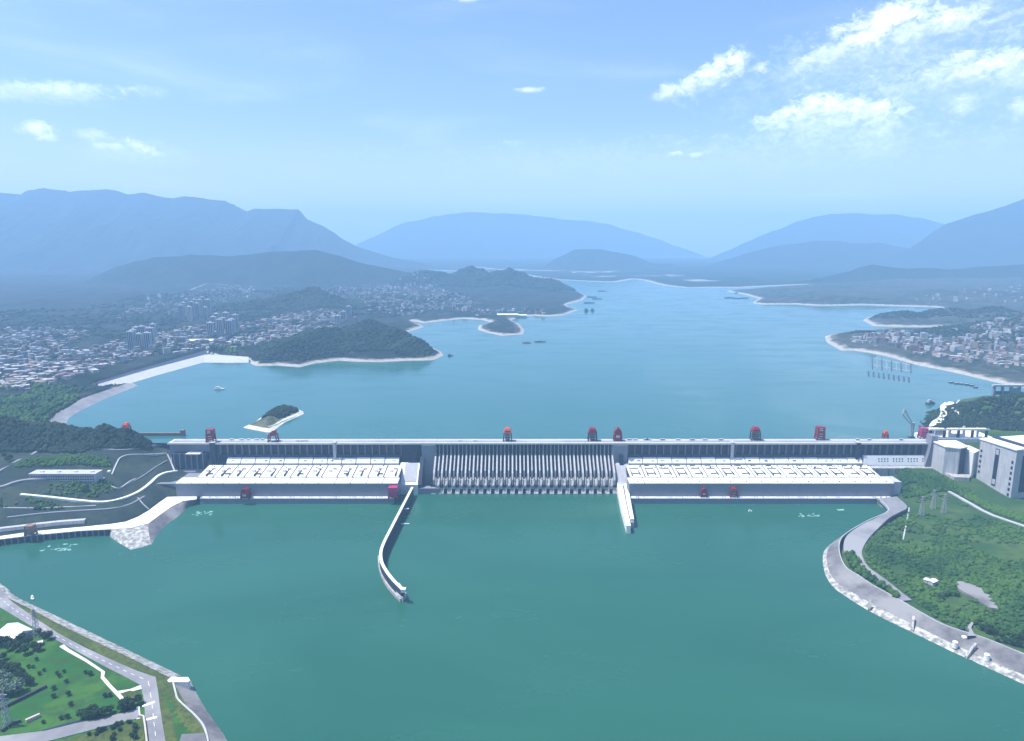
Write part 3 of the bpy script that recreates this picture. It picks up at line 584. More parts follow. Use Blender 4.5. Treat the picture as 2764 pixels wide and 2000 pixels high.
mb = MB(); mb.box(-872, -761, 1560, 1650, 5, 36); mb.box(-872, -762, 1556, 1566, 36, 38.5); pa = mb.build('annex_block', M['conc'], phl)
mb = MB(); mb.box(893, 926, 1545, 1585, 5, 47); mb.build('annex_block', M['pale'], phr)

# ------------------------------------------------------------------ guide walls below the spillway
def wall_along(name, pts, widths, ztop, z0, mat, parent=None, **k):
    P = [Vector(p[:2]) for p in pts]; n = len(P); Ls, Rs = [], []
    for i in range(n):
        d = (P[min(i+1, n-1)]-P[max(i-1, 0)]).normalized(); nrm = Vector((-d.y, d.x)); w = widths[i] if hasattr(widths, '__len__') else widths
        Ls.append(P[i]+nrm*w/2); Rs.append(P[i]-nrm*w/2)
    zt = ztop if hasattr(ztop, '__len__') else [ztop]*n
    mb = MB(); V = [(p.x, p.y, zt[i]) for i, p in enumerate(Ls)]+[(p.x, p.y, zt[i]) for i, p in enumerate(Rs)]+[(p.x, p.y, z0) for p in Ls]+[(p.x, p.y, z0) for p in Rs]
    F = [(i, i+1, n+i+1, n+i) for i in range(n-1)]+[(i, 2*n+i, 2*n+i+1, i+1) for i in range(n-1)]+[(n+i, n+i+1, 3*n+i+1, 3*n+i) for i in range(n-1)]+[(0, n, 3*n, 2*n), (n-1, 2*n-1, 4*n-1, 3*n-1)]
    mb.add(V, F); return mb.build(name, mat, parent, **k)
def spline(pts, m=6):
    out = []; P = [pts[0]]+list(pts)+[pts[-1]]
    for i in range(1, len(P)-2):
        for j in range(m):
            t = j/m; a, b_, c, d = [Vector(q) for q in P[i-1:i+3]]
            out.append(0.5*((2*b_)+(c-a)*t+(2*a-5*b_+4*c-d)*t*t+(-a+3*b_-3*c+d)*t**3))
    out.append(Vector(P[-2])); return out
gw = thing('guide_wall', at(1060, 1420, 0), 'long thin curved guide wall trailing downstream left of the spillway', 'wall')
c1 = spline(ats([(1113, 1316), (1086, 1368), (1057, 1424), (1036, 1466), (1028, 1492), (1030, 1517), (1042, 1541), (1061, 1566), (1087, 1592)], 21))
wall_along('wall', c1, 5.2, 21, -12, M['shade_dconc'], gw)  # shade of the wall face is in its dark colour
wall_along('coping', c1, 5.6, 22.4, 21, M['white'], gw)
c2 = spline(ats([(1022, 1500), (1024, 1522), (1033, 1552), (1050, 1580), (1072, 1604), (1086, 1616)], 5))
wall_along('lower_berm', c2, [3+6*i/(len(c2)-1) for i in range(len(c2))], 6, -12, M['weir'], gw)
mb = MB(); mb.poly([tuple(at(x, y, 5)[:2]) for x, y in [(1064, 1590), (1078, 1578), (1097, 1606), (1087, 1618), (1074, 1612)]], -12, 9); mb.build('end_block', M['pale'], gw)
e = at(1089, 1594, 22); MB().box(e.x-4, e.x+4, e.y-4, e.y+4, 20, 26).build('beacon_hut', M['wpaint'], gw)
for (x, y) in [(1093, 1372)]:
    e = at(x, y, 12); MB().box(e.x, e.x+9, e.y-2, e.y+1, 10, 12).build('ladder_stage', M['wpaint'], gw)
jt = MB(); e = at(1083, 1414, 1); jt.box(e.x, e.x+18, e.y-1.2, e.y+1.2, -2, 2); tag(jt.build('floating_jetty', M['wpaint']), 'small white jetty sticking out from the curved guide wall', 'jetty')
gr = thing('guide_wall', at(1690, 1380, 0), 'short pair of white guide walls right of the spillway', 'wall')
wall_along('wall', ats([(1664, 1262), (1671, 1300), (1683, 1360), (1697, 1416)], 20), [14, 13, 12, 9], [27, 24, 21, 18], -12, M['white'], gr)
wall_along('wall', ats([(1683, 1262), (1688, 1300), (1697, 1352), (1707, 1398)], 22), [9, 9, 9, 7], [28, 25, 22, 20], -12, M['white'], gr)
e = at(1704, 1412, 8); MB().box(e.x-5, e.x+5, e.y-7, e.y+9, -12, 13).build('end_block', M['pale'], gr)

# ------------------------------------------------------------------ foreground bank: revetment, roads, paths
def line(pts, z, m=4): return spline(ats(pts, z), m)
def resample(P, n):
    P = [Vector(p) for p in P]; L = [0]
    for a, c in zip(P, P[1:]): L.append(L[-1]+(c-a).length)
    out = []
    for i in range(n):
        s = L[-1]*i/(n-1); k = max(j for j in range(len(L)) if L[j] <= s+1e-6); k = min(k, len(P)-2)
        t = (s-L[k])/max(L[k+1]-L[k], 1e-6); out.append(P[k].lerp(P[k+1], min(t, 1)))
    return out
def bank_strip(name, outer, inner, nu, nv, rough, mat, **k):       # rough sloped band between two edge lines
    A, B = resample(outer, nu), resample(inner, nu); V = []
    for i in range(nu):
        for j in range(nv):
            p = A[i].lerp(B[i], j/(nv-1)); V.append(p)
    V = np.array([tuple(p) for p in V]); e = np.tile(np.minimum(np.arange(nv), np.arange(nv)[::-1]) > 0, nu)
    V[:, 2] += rough*(fbm(V[:, 0], V[:, 1], 9, 3)+.5*(rng.random(len(V))-.5))*e
    V[:, 0] += rough*.8*(rng.random(len(V))-.5); V[:, 1] += rough*.8*(rng.random(len(V))-.5)
    I = np.arange(nu*nv).reshape(nu, nv); F = np.stack([I[:-1, :-1], I[:-1, 1:], I[1:, 1:], I[1:, :-1]], -1).reshape(-1, 4)
    return link(name, numpy_mesh(name, V, F, [mat], smooth=False), kind='structure', **k)
F_OUT = line([(-160, 1500), (0, 1574), (40, 1608), (142, 1657), (265, 1716), (401, 1781), (491, 1824)], -.4)
F_IN = line([(-160, 1540), (0, 1600), (19, 1612), (90, 1648), (173, 1691), (278, 1741), (380, 1790), (463, 1831)], 13.2)
bank_strip('river_revetment', F_OUT, F_IN, 260, 7, .9, M['rock'], label='pale stone revetment along the foreground bank')
zf = 15.3
V_IN = ats([(0, 1588), (31, 1623), (154, 1707), (309, 1784), (420, 1827), (432, 1910), (447, 2000), (470, 2120)], zf)
V_OUT = ats([(0, 1602), (22, 1614), (173, 1692), (310, 1757), (463, 1832), (500, 1900), (552, 1972), (610, 2100)], 14.2)
strip('grass_verge', V_IN, V_OUT, M['verge'], 0, .8, kind='structure', label='grass verge between the road and the stone revetment')
RE = ats([(-90, 1540), (0, 1589), (31, 1623), (90, 1664), (154, 1707), (230, 1748), (309, 1784), (370, 1810), (420, 1827), (427, 1868), (432, 1910), (439, 1955), (447, 2000), (462, 2110)], zf+.35)
RN = ats([(-90, 1610), (0, 1639), (30, 1657), (80, 1687), (148, 1725), (215, 1762), (278, 1796), (335, 1825), (380, 1849), (384, 1870), (389, 1892), (392, 1944), (396, 2000), (404, 2110)], zf+.35)
strip('riverside_road', RN, RE, M['road'], 0, 1.2, kind='structure', label='grey riverside road bending at the lower left')
RC = [a.lerp(c, .5) for a, c in zip(RN, RE)]
for i in range(len(RC)-1):                                   # dashes down the middle of the road
    n_ = max(1, int((RC[i+1]-RC[i]).length/16))
    for j in range(n_):
        a, c = RC[i].lerp(RC[i+1], j/n_), RC[i].lerp(RC[i+1], (j+.45)/n_); mb = MB(); mb.bar(a+Vector((0, 0, .03)), c+Vector((0, 0, .03)), .5, .06); mb.build('lane_dash', M['wpaint'], bpy.data.objects['riverside_road'])
strip('side_road', ats([(374, 1913), (330, 1924), (287, 1935), (200, 1953), (123, 1972), (0, 1987), (-120, 2010)], zf+.5), ats([(376, 1938), (340, 1946), (290, 1958), (216, 1978), (150, 1995), (0, 2030), (-120, 2060)], zf+.5), M['road'], 0, 1.2, kind='structure', label='pale side road running left from the riverside road')
strip('footpath', ats([(172, 1739), (186, 1751), (232, 1778), (283, 1812), (281, 1826), (300, 1848), (345, 1893)], zf+.3), ats([(160, 1745), (181, 1758), (228, 1784), (273, 1813), (272, 1830), (292, 1853), (333, 1897)], zf+.3), M['path'], 0, .8, kind='structure', label='cream footpath crossing the meadow')
strip('footpath', ats([(385, 1847), (350, 1860), (318, 1865)], zf+.33), ats([(386, 1858), (352, 1867), (322, 1872)], zf+.33), M['path'], 0, .8, kind='structure', label='short cream path joining the meadow to the road')
sheet('flower_bed', [tuple(at(x, y, zf)[:2]) for x, y in [(326, 1872), (350, 1864), (368, 1868), (372, 1880), (356, 1890), (338, 1888)]], M['verge'], zf+.4, kind='structure', label='oval olive flower bed at the road bend')
for (x, y, w) in [(365, 1886, 9), ]:
    p = at(x, y, zf); mb = MB(); mb.tube((p.x, p.y, zf-.4), (p.x, p.y, zf+1.2), 3.2, 2.6, 14); tag(mb.build('planter', M['wpaint']), 'round white planter beside the flower bed', 'planter')
for (xa, ya, xb, yb) in [(384, 1906, 418, 1894), (372, 1908, 374, 1940), (390, 1943, 424, 1935)]:   # broad white bars painted at the junction
    a, c = at(xa, ya, zf+.42), at(xb, yb, zf+.42); mb = MB(); mb.bar(a, c, 4.2, .1); mb.build('road_marking', M['wpaint'], bpy.data.objects['riverside_road'])
# gatehouse platform and dark ramp at the bank corner
R_IN = line([(466, 1838), (474, 1870), (480, 1888), (505, 1912), (527, 1932), (548, 1958), (558, 1985), (562, 2010), (566, 2080)], 13.5); R_OUT = line([(516, 1836), (524, 1856), (533, 1872), (556, 1912), (580, 1946), (604, 1980), (618, 2004), (640, 2040), (690, 2110)], -.4)
bank_strip('ramp_revetment', R_OUT, R_IN, 120, 9, 1.0, M['riprap'], label='dark rubble ramp curving along the foreground bank corner')
wall_along('ramp_kerb', R_IN, 2.2, 14.6, 8, M['pale'], kind='structure', label='pale kerb along the dark rubble ramp')
mb = MB(); mb.poly([tuple(at(x, y, 14)[:2]) for x, y in [(452, 1838), (462, 1830), (508, 1830), (513, 1838), (508, 1843), (456, 1843)]], -4, 15.4); tag(mb.build('quay_slab', M['white']), 'white slab at the tip of the foreground bank', 'slab')
# house, sheds, walls on the meadow
def house(px, py, z, w, d, h, rz, roofm, wallm, label, cat='house', group=None, name='house'):
    p = at(px, py, z); t = thing(name, (p.x, p.y, z), label, cat, group, rz)
    o = Vector((0, 0, 0)); ORG[t.name] = o
    MB().box(-w/2, w/2, -d/2, d/2, -2, h).build('wall', M[wallm], t)
    mb = MB(); rh = d*.22; e = .8
    mb.add([(-w/2-e, -d/2-e, h), (w/2+e, -d/2-e, h), (w/2+e, d/2+e, h), (-w/2-e, d/2+e, h), (-w/2-e, 0, h+rh), (w/2+e, 0, h+rh)], [(0, 1, 5, 4), (2, 3, 4, 5), (0, 4, 3), (1, 2, 5), (0, 3, 2, 1)])
    rf = mb.build('roof', M[roofm], t)
    MB().box(-w/2, w/2, -.3, .3, h+rh-.1, h+rh+.25).build('ridge_cap', M[wallm], rf)
    for i in range(4):
        x = -w/2+w*(i+.5)/4; f = MB(); f.box(x-1, x+1, -d/2-.12, -d/2+.05, h*.35, h*.75); f.build('window', M['glass'], t)
    return t
house(14, 1727, 15, 30, 22, 8, R(20), 'white', 'grey_wall', 'white-roofed shed at the left picture edge below the road')
house(45, 1716, 15, 42, 26, 9, R(-28), 'white', 'grey_wall', 'larger pale gabled shed between trees below the riverside road')
house(100, 1742, 15, 14, 9, 4, R(30), 'white', 'pale', 'small pale hut behind the footpath end')
for (pts, h, lab) in [([(0, 1917), (60, 1888), (126, 1855)], 4, 'long dark wall slanting across the meadow'), ([(5, 1976), (28, 1959), (56, 1948)], 4, 'short grey wall stub near the lower left corner'), ([(70, 1951), (108, 1934)], 4.5, 'short pink-topped wall on the meadow')]:
    o = wall_along('garden_wall', ats(pts, 15), 3.0, 15+h, 12, M['steel' if h == 4 else 'tan']); tag(o, lab, 'wall')
strip('dark_strip', ats([(112, 1971), (180, 1952), (226, 1941)], 15.5), ats([(118, 1977), (182, 1959), (226, 1951)], 15.5), M['recess'], 0, .5, kind='structure', label='dark strip beside the side road')  # near-black strip laid along the side road
wall_along('canal_wall', ats([(375, 1935), (388, 1938), (392, 1965), (396, 2000), (400, 2050)], 16), 2, 19.5, 10, M['tan'], kind='structure', label='low tan wall at the road junction')
sheet('park_lawn', [tuple(at(x, y, 15.3)[:2]) for x, y in [(372, 1946), (385, 1946), (391, 2000), (396, 2080), (100, 2080), (165, 2002), (225, 1984)]], M['verge'], 15.5, kind='structure', label='olive lawn with hedges at the bottom edge')
sheet('paved_yard', [tuple(at(x, y, 15.2)[:2]) for x, y in [(490, 1983), (552, 1979), (560, 2010), (480, 2020)]], M['asphalt'], 15.9, kind='structure', label='small dark yard by the rubble ramp at the bottom edge')

# ------------------------------------------------------------------ right bank: rock toe, revetment, road
W0 = line([(2362, 1356), (2395, 1383), (2386, 1396), (2335, 1420), (2268, 1454), (2236, 1473), (2221, 1496), (2224, 1541), (2244, 1581), (2288, 1615), (2348, 1652), (2469, 1712), (2603, 1776), (2764, 1849), (3050, 1985)], -.4)
W1 = line([(2362, 1350), (2393, 1377), (2385, 1390), (2337, 1412), (2274, 1446), (2246, 1467), (2232, 1493), (2236, 1535), (2258, 1571), (2300, 1598), (2362, 1634), (2482, 1694), (2612, 1756), (2764, 1822), (3050, 1950)], 5)
W2 = line([(2370, 1344), (2396, 1370), (2392, 1384), (2346, 1404), (2290, 1436), (2268, 1458), (2266, 1492), (2282, 1530), (2318, 1554), (2356, 1580), (2422, 1616), (2542, 1684), (2660, 1724), (2764, 1766), (3050, 1880)], 16.6)
bank_strip('rock_toe', W0, W1, 330, 6, .8, M['rock'], label='white broken rock along the foot of the right bank')
bank_strip('revetment', W1, W2, 330, 9, .35, M['riprap'], label='grey stone slope curving along the right bank')
wall_along('kerb', W2, 1.4, 17.8, 12, M['pale'], kind='structure', label='white kerb along the top of the right bank slope')
zr = 17.4
RL = line([(2372, 1346), (2398, 1372), (2372, 1394), (2340, 1409), (2305, 1430), (2282, 1452), (2277, 1480), (2288, 1505), (2303, 1512), (2325, 1532), (2370, 1568), (2410, 1600), (2436, 1622)], zr)
RR = line([(2420, 1340), (2449, 1368), (2425, 1384), (2400, 1398), (2366, 1430), (2341, 1458), (2327, 1486), (2330, 1508), (2346, 1532), (2368, 1548), (2402, 1573), (2438, 1602), (2462, 1620)], zr)
strip('bank_road', RL, RR, M['road'], .3, 5, kind='structure', label='pale service road curving down the right bank')
strip('bank_track', line([(2610, 1716), (2617, 1700), (2612, 1692), (2622, 1678)], 18.5), line([(2634, 1716), (2625, 1702), (2622, 1692), (2630, 1680)], 18.5), M['road'], 0, 4, kind='structure', label='short pale track joining the bank slope to the trees')
hr = lambda X, Y: h_right(np.asarray(X), np.asarray(Y))
def onr(x, y, up=0.0): p = onto(x, y, hr); return Vector((p.x, p.y, p.z+up))
up_road = [onr(x, y, 2.2) for x, y in [(2560, 1328), (2590, 1344), (2620, 1361), (2650, 1379), (2680, 1393), (2720, 1407), (2764, 1421), (2860, 1446)]]
wall_along('hill_road', up_road, 7, [p.z for p in up_road], 5, M['pale'], kind='structure', label='pale road curving across the slope below the ship lift')
pth = [onr(x, y, 1.5) for x, y in [(2454, 1372), (2450, 1395), (2444, 1425), (2437, 1460)]]
wall_along('stair_path', pth, 2.5, [p.z for p in pth], 5, M['pale'], kind='structure', label='thin pale stair path climbing the right bank')
cl = [onr(x, y) for x, y in [(2576, 1571), (2610, 1572), (2645, 1585), (2675, 1612), (2694, 1650), (2668, 1650), (2632, 1622), (2588, 1597)]]
cz = max(p.z for p in cl)
sheet('gravel_clearing', [tuple(p[:2]) for p in cl], M['riprap'], cz+.4, 8, kind='structure', label='grey gravel clearing among the trees on the right bank')
for (x, y) in [(2602, 1724), (2578, 1738), (2664, 1772)]:
    p = at(x, y, 10); mb = MB(); mb.tube((p.x, p.y, 4), (p.x, p.y, 13.4), 3.8, 3.4, 16); mb.tube((p.x, p.y, 13.4), (p.x, p.y, 14.2), 3.8, 3.0, 16)
    tag(mb.build('round_tank', M['wpaint']), {2602: 'round white tank highest on the right bank slope', 2578: 'round white tank lowest and leftmost on the right bank slope', 2664: 'round white tank nearest the right edge on the bank slope'}[x], 'tank')
for k_, (a_, c_) in enumerate([((2634, 1738), (2607, 1774)), ((2466, 1664), (2462, 1702)), ((2349, 1621), (2346, 1646))]):
    P = [at(*a_, 15.5), at(*c_, 2)]; wall_along('groyne', [P[0], P[0].lerp(P[1], .5), P[1]], 3.4, [17.0, 11.0, 4.0], -6, M['weir'], kind='structure', label=('stone groyne crossing the bank slope between the round tanks', 'stone groyne crossing the middle of the bank slope', 'small stone groyne near the bend of the bank slope')[k_])
# ------------------------------------------------------------------ left bank plant deck
deckp = [(-420, 1512), (-150, 1472), (0, 1455), (89, 1444), (216, 1432), (296, 1428), (355, 1424), (401, 1412), (432, 1389), (463, 1367), (494, 1352), (530, 1347)]
inn = [(532, 1339), (452, 1341), (430, 1356), (401, 1378), (372, 1395), (339, 1408), (300, 1414), (231, 1421), (89, 1434), (0, 1447), (-150, 1464), (-420, 1500)]
pd = thing('plant_deck', at(200, 1440, 0), 'curving white concrete plant deck at the waterline left of the dam', 'deck')
mb = MB(); mb.poly([tuple(at(x, y, 14)[:2]) for x, y in deckp+inn], 12.4, 14); mb.build('slab', M['white'], pd)
mb = MB(); mb.poly([tuple(at(x, y, 14)[:2]) for x, y in [(p[0]+.0, p[1]-1.2) for p in deckp[:6]]+[(290, 1416), (231, 1423), (89, 1436), (0, 1449), (-150, 1466), (-420, 1502)]], -12, 12.4); mb.build('front_wall', M['shade_dconc'], pd)
fr = resample(ats(deckp[:6], 14), 40)
for i in range(0, 39):                                        # piers and dark draft openings along the front
    p = fr[i]; q = fr[i+1]; d = (q-p).normalized(); nn = Vector((d.y, -d.x, 0)); c = p.lerp(q, .5)
    if p.x < -1300: continue
    mb = MB(); mb.bar(Vector((p.x, p.y, 5))+nn*.8, Vector((p.x, p.y, 5))+nn*.8+d*2.2, 2.4, 16); mb.build('pier', M['conc'], pd)
    if i % 2: mb = MB(); mb.bar(c+nn*.3+Vector((0, 0, -5))-d*4, c+nn*.3+Vector((0, 0, -5))+d*4, 1.4, 6); mb.build('draft_opening', M['recess'], pd)
strip('rock_spit', ats([(300, 1428), (322, 1426), (350, 1424), (378, 1420), (401, 1412)], 13.5), [*ats([(296, 1450), (328, 1472), (355, 1488), (385, 1481)], -1), at(408, 1473, -1)], M['rock'], 0, 3, kind='structure', label='white rubble spit below the plant deck')
bank_strip('quay_slope', ats([(408, 1474), (418, 1455), (430, 1436), (452, 1416), (478, 1398), (495, 1382), (508, 1368), (528, 1359)], -.5), ats([(398, 1413), (410, 1405), (420, 1398), (432, 1389), (450, 1376), (463, 1367), (480, 1358), (528, 1347)], 13.6), 60, 7, .5, M['riprap'], label='grey sloped quay between rubble spit and left powerhouse')
hl = lambda X, Y: h_lb(np.asarray(X), np.asarray(Y))
def onl(x, y, up=0.0): p = onto(x, y, hl); return Vector((p.x, p.y, p.z+up))
def draped(name, pts, w, mat, onf, lift, label, z0=-4, m=4):
    P = spline([onf(x, y, lift) for x, y in pts], m); return wall_along(name, P, w, [p.z for p in P], z0, M[mat], kind='structure', label=label)
draped('terrace_road', [(56, 1336), (140, 1344), (222, 1353), (278, 1356), (327, 1348), (370, 1330), (400, 1310), (425, 1288), (447, 1277), (478, 1272)], 7, 'white', onl, 2.0, 'white terrace road sweeping round the slope left of the dam')
draped('terrace_road', [(-60, 1322), (0, 1316), (40, 1303), (75, 1296), (130, 1294), (186, 1294), (283, 1293)], 9, 'road', onl, 2.0, 'pale terrace road in front of the long grey building')
draped('hill_lane', [(-40, 1300), (0, 1272), (45, 1246), (90, 1226), (120, 1205), (150, 1196)], 7, 'road', onl, 2.0, 'grey lane climbing the hill at the left edge')
draped('paved_drain', [(302, 1282), (316, 1250), (326, 1236), (350, 1230), (400, 1228), (450, 1226)], 3, 'pale', onl, 2.0, 'thin pale drain line framing the upper terrace slope')
draped('paved_drain', [(452, 1228), (462, 1250), (472, 1274)], 3, 'pale', onl, 2.0, 'thin pale drain line dropping beside the dam end')
draped('paved_drain', [(292, 1308), (320, 1320), (350, 1302), (366, 1294)], 2.5, 'pale', onl, 2.0, 'thin pale drain line zigzagging over the middle slope')
draped('paved_drain', [(372, 1346), (386, 1362), (402, 1376)], 2.2, 'pale', onl, 2.0, 'thin pale stair line on the lower dark slope')
draped('retaining_bench', [(0, 1428), (80, 1418), (160, 1410), (232, 1404)], 16, 'pale', onl, 1.6, 'pale retaining bench behind the plant deck')
draped('terrace_bench', [(20, 1398), (120, 1386), (220, 1380), (300, 1374), (350, 1362), (390, 1340)], 5, 'conc', onl, 1.5, 'grey bench line on the lower terrace slope')
draped('terrace_bench', [(10, 1372), (90, 1372), (180, 1370), (260, 1366)], 3, 'pale', onl, 1.5, 'thin pale bench line above the plant deck')
draped('terrace_bench', [(330, 1316), (380, 1290), (420, 1262), (452, 1244)], 3, 'conc', onl, 1.6, 'grey bench line between the drains near the dam end')
draped('hill_lane', [(150, 1196), (210, 1206), (280, 1214), (340, 1216), (400, 1206), (450, 1196)], 6, 'road', onl, 1.8, 'grey lane along the foot of the hilltop woods')
p0 = onl(80, 1290); p1 = onl(288, 1290); zb = min(p0.z, p1.z)
lb = thing('long_building', ((p0.x+p1.x)/2, p0.y, zb), 'long low grey building on the terrace left of the dam', 'building'); Lb = p1.x-p0.x
ORG[lb.name] = Vector((0, 0, 0))
MB().box(-Lb/2, Lb/2, -1, 26, -6, 22).build('wall', M['grey_wall'], lb); rf = MB().box(-Lb/2-1, Lb/2+1, -2.2, 27, 22, 23.4).build('roof', M['pale'], lb)
for i in range(5): MB().box(-Lb/2+20+i*38, -Lb/2+26+i*38, 8, 14, 23.4, 26.4).build('roof_unit', M['wpaint'], rf)
wm = MB().box(-1.6, 1.6, -1.25, -.6, 0, 2.6).mesh('window', M['glass'])
for j in range(3):
    for i in range(26):
        o = bpy.data.objects.new('window', wm); COL.objects.link(o); o.parent = lb; o.location = (-Lb/2+6+i*(Lb-12)/25, -.3, 2.5+j*6.2)
# upstream brown fender wall at the dam's left end
P = [at(378, 1172, 104), at(492, 1172, 104)]; w = wall_along('fender_wall', P, 5, 108, 90, M['brown'], None); tag(w, 'rust-brown fender wall in the water at the left dam end', 'wall')
e = at(494, 1172, 104); tag(MB().box(e.x-5, e.x+5, e.y-5, e.y+5, 90, 116).build('fender_tower', M['brown']), 'brown square tower at the end of the fender wall', 'tower')
# ------------------------------------------------------------------ upstream dikes, island, approach walls
strip('dike_face', ats([(282, 1049), (357, 1034), (423, 1014), (548, 979), (610, 980), (671, 979)], 99.5), ats([(232, 1046), (300, 1026), (400, 997), (556, 956), (612, 959), (671, 963)], 113), M['pale'], 0, 6, kind='structure', label='long white dike face slanting along the left reservoir shore')
strip('dike_road', ats([(232, 1046), (300, 1026), (400, 997), (556, 956)], 113.2), ats([(250, 1035), (310, 1016), (405, 988), (557, 945)], 113.8), M['shade_dconc'], 0, 4, kind='structure', label='dark road along the top of the white dike')
strip('shore_ramp', ats([(374, 1041), (278, 1080), (222, 1107), (188, 1128), (172, 1164)], 99.5), ats([(345, 1034), (222, 1075), (190, 1096), (152, 1117), (120, 1160)], 111), M['road'], 0, 5, kind='structure', label='grey concrete ramp sloping into the reservoir near the left hill')
ISL = [tuple(p[:2]) for p in ats([(656, 1154), (690, 1161), (722, 1167), (738, 1163), (752, 1152), (772, 1138), (800, 1126), (820, 1117), (818, 1110), (800, 1106), (760, 1104), (730, 1110), (708, 1124), (690, 1138), (672, 1147)], 100)]
def h_isl(X, Y):
    s = sdf(X, Y, ISL); return 100+np.clip(s*.55, -10, 7)+sstep(12, 40, s)*10+fbm(X, Y, 30, 3)*3*sstep(15, 40, s)
ix = [p[0] for p in ISL]; iy = [p[1] for p in ISL]
XX, YY = np.meshgrid(np.arange(min(ix)-25, max(ix)+25, 3.0), np.arange(min(iy)-25, max(iy)+25, 3.0))
M['isl'] = ground_mat('island_ground', (.04, .06, .03), (.09, .10, .06), (.12, .12, .09), .02, .08, (105.5, 107.5, 1.5), (.66, .63, .58))
grid_mesh('island', XX, YY, h_isl, [M['isl']], kind='structure', label='small leaf-shaped wooded island with a pale rim')
P = spline(ats([(700, 1150), (735, 1138), (765, 1122), (795, 1110)], 118), 4); wall_along('island_track', P, 3, [h_isl(np.array([p.x]), np.array([p.y]))[0]+.8 for p in P], 100, M['path'], kind='structure', label='pale track along the island')
aw = thing('approach_wall', at(2550, 1130, 100), 'curving white approach walls into the ship lift above the dam', 'wall')
wall_along('wall', spline(ats([(2512, 1150), (2540, 1130), (2548, 1112), (2546, 1098), (2558, 1088)], 112), 5), [8, 12, 18, 22, 20]+[16]*20, 113, 90, M['white'], aw)
wall_along('wall', spline(ats([(2566, 1086), (2580, 1108), (2596, 1120)], 112), 5), 15, 114, 90, M['white'], aw)
wall_along('wall', spline(ats([(2590, 1080), (2578, 1095), (2580, 1110)], 111), 5), 5, 112.5, 90, M['pale'], aw)
# ------------------------------------------------------------------ ship lift
def prism(name, px_pts, zb_, zt, mat, parent, **k): return MB().poly([tuple(p[:2]) for p in px_pts], zb_, zt).build(name, M[mat], parent, **k)
def face_boxes(parent, A, B, rows, mat, name, depth=1.0):       # boxes set on the vertical face from A to B: (u0,u1,z0,z1)
    A, B = Vector(A[:2]), Vector(B[:2]); d = (B-A); n_ = Vector((d.y, -d.x)).normalized()
    if n_.y > 0: n_ = -n_
    for (u0, u1, z0, z1) in rows:
        p, q = A+d*u0, A+d*u1; pts = [p+n_*depth, q+n_*depth, q-n_*.5, p-n_*.5]
        MB().poly([tuple(v) for v in pts], z0, z1).build(name, M[mat], parent)
sl = thing('ship_lift_tower', at(2700, 1345, 20), 'tall grey ship lift tower block at the right edge', 'tower')
A = at(2630, 1316, 20); B = at(2726, 1353, 20); d = Vector((B.x-A.x, B.y-A.y)); nr = Vector((150, 30))
C_ = Vector((B.x, B.y))+nr; Dd = Vector((A.x, A.y))+nr
prism('tower_body', [A, B, (*C_, 0), (*Dd, 0)], 5, 141, 'pale', sl)
prism('roof_slab', [Vector((A.x-2, A.y+2)), Vector((B.x-2, B.y-2)), Vector((C_.x, C_.y-2)), Vector((Dd.x, Dd.y+2))], 141.2, 144.5, 'white', sl)
prism('roof_rail', [Vector((A.x+30, A.y+4)), Vector((B.x+30, B.y+4)), Vector((B.x+44, B.y+8)), Vector((A.x+44, A.y+8))], 144.6, 147.5, 'shade_dconc', sl)
face_boxes(sl, A, B, [(.45, .56, 42, 132)], 'recess', 'slot_window', .6)
face_boxes(sl, A, B, [(.47, .55, 118, 130), (.47, .55, 46, 58)], 'pale', 'slot_cover', 1.4)
face_boxes(sl, A, B, [(.04, .09, 60+i*13, 66+i*13) for i in range(5)]+[(.9, .95, 30+i*13, 37+i*13) for i in range(7)], 'recess', 'window', .5)
face_boxes(sl, B, (B.x+nr.x, B.y+nr.y), [(.12, .9, 40, 128)], 'recess', 'gate_opening', .6)
face_boxes(sl, B, (B.x+nr.x, B.y+nr.y), [(.2, .5, 56, 116)], 'shade_dconc', 'gate_leaf', 1.2)
lh = thing('abutment_tower', at(2560, 1290, 40), 'pale stepped abutment block with a dark slot between dam and ship lift', 'tower')
a0 = (Xc(2536)+1, 1652); b0 = (at(2552, 1288, 46).x, at(2552, 1288, 46).y); b0 = (1052, 1600); c0 = (1078, 1560); d0 = (1120, 1610)
prism('block', [Vector((1052, 1650)), Vector((1056, 1600)), Vector((1082, 1585)), Vector((1110, 1600)), Vector((1112, 1650))], 5, 116, 'pale', lh)
prism('roof_slab', [Vector((1050, 1651)), Vector((1054, 1598)), Vector((1082, 1583)), Vector((1112, 1598)), Vector((1114, 1651))], 116.2, 118.5, 'white', lh)
face_boxes(lh, (1084, 1586.1), (1108, 1598.9), [(.1, .95, 46, 114)], 'recess', 'slot_window', .6)
prism('wing_block', [Vector((1113, 1640)), Vector((1112, 1578)), Vector((1142, 1600)), Vector((1142, 1640))], 5, 108, 'white', lh)
prism('sloped_wall', [Vector((1060, 1598)), Vector((1064, 1566)), Vector((1096, 1560)), Vector((1111, 1577)), Vector((1111, 1590))], 5, 52, 'weir', lh)
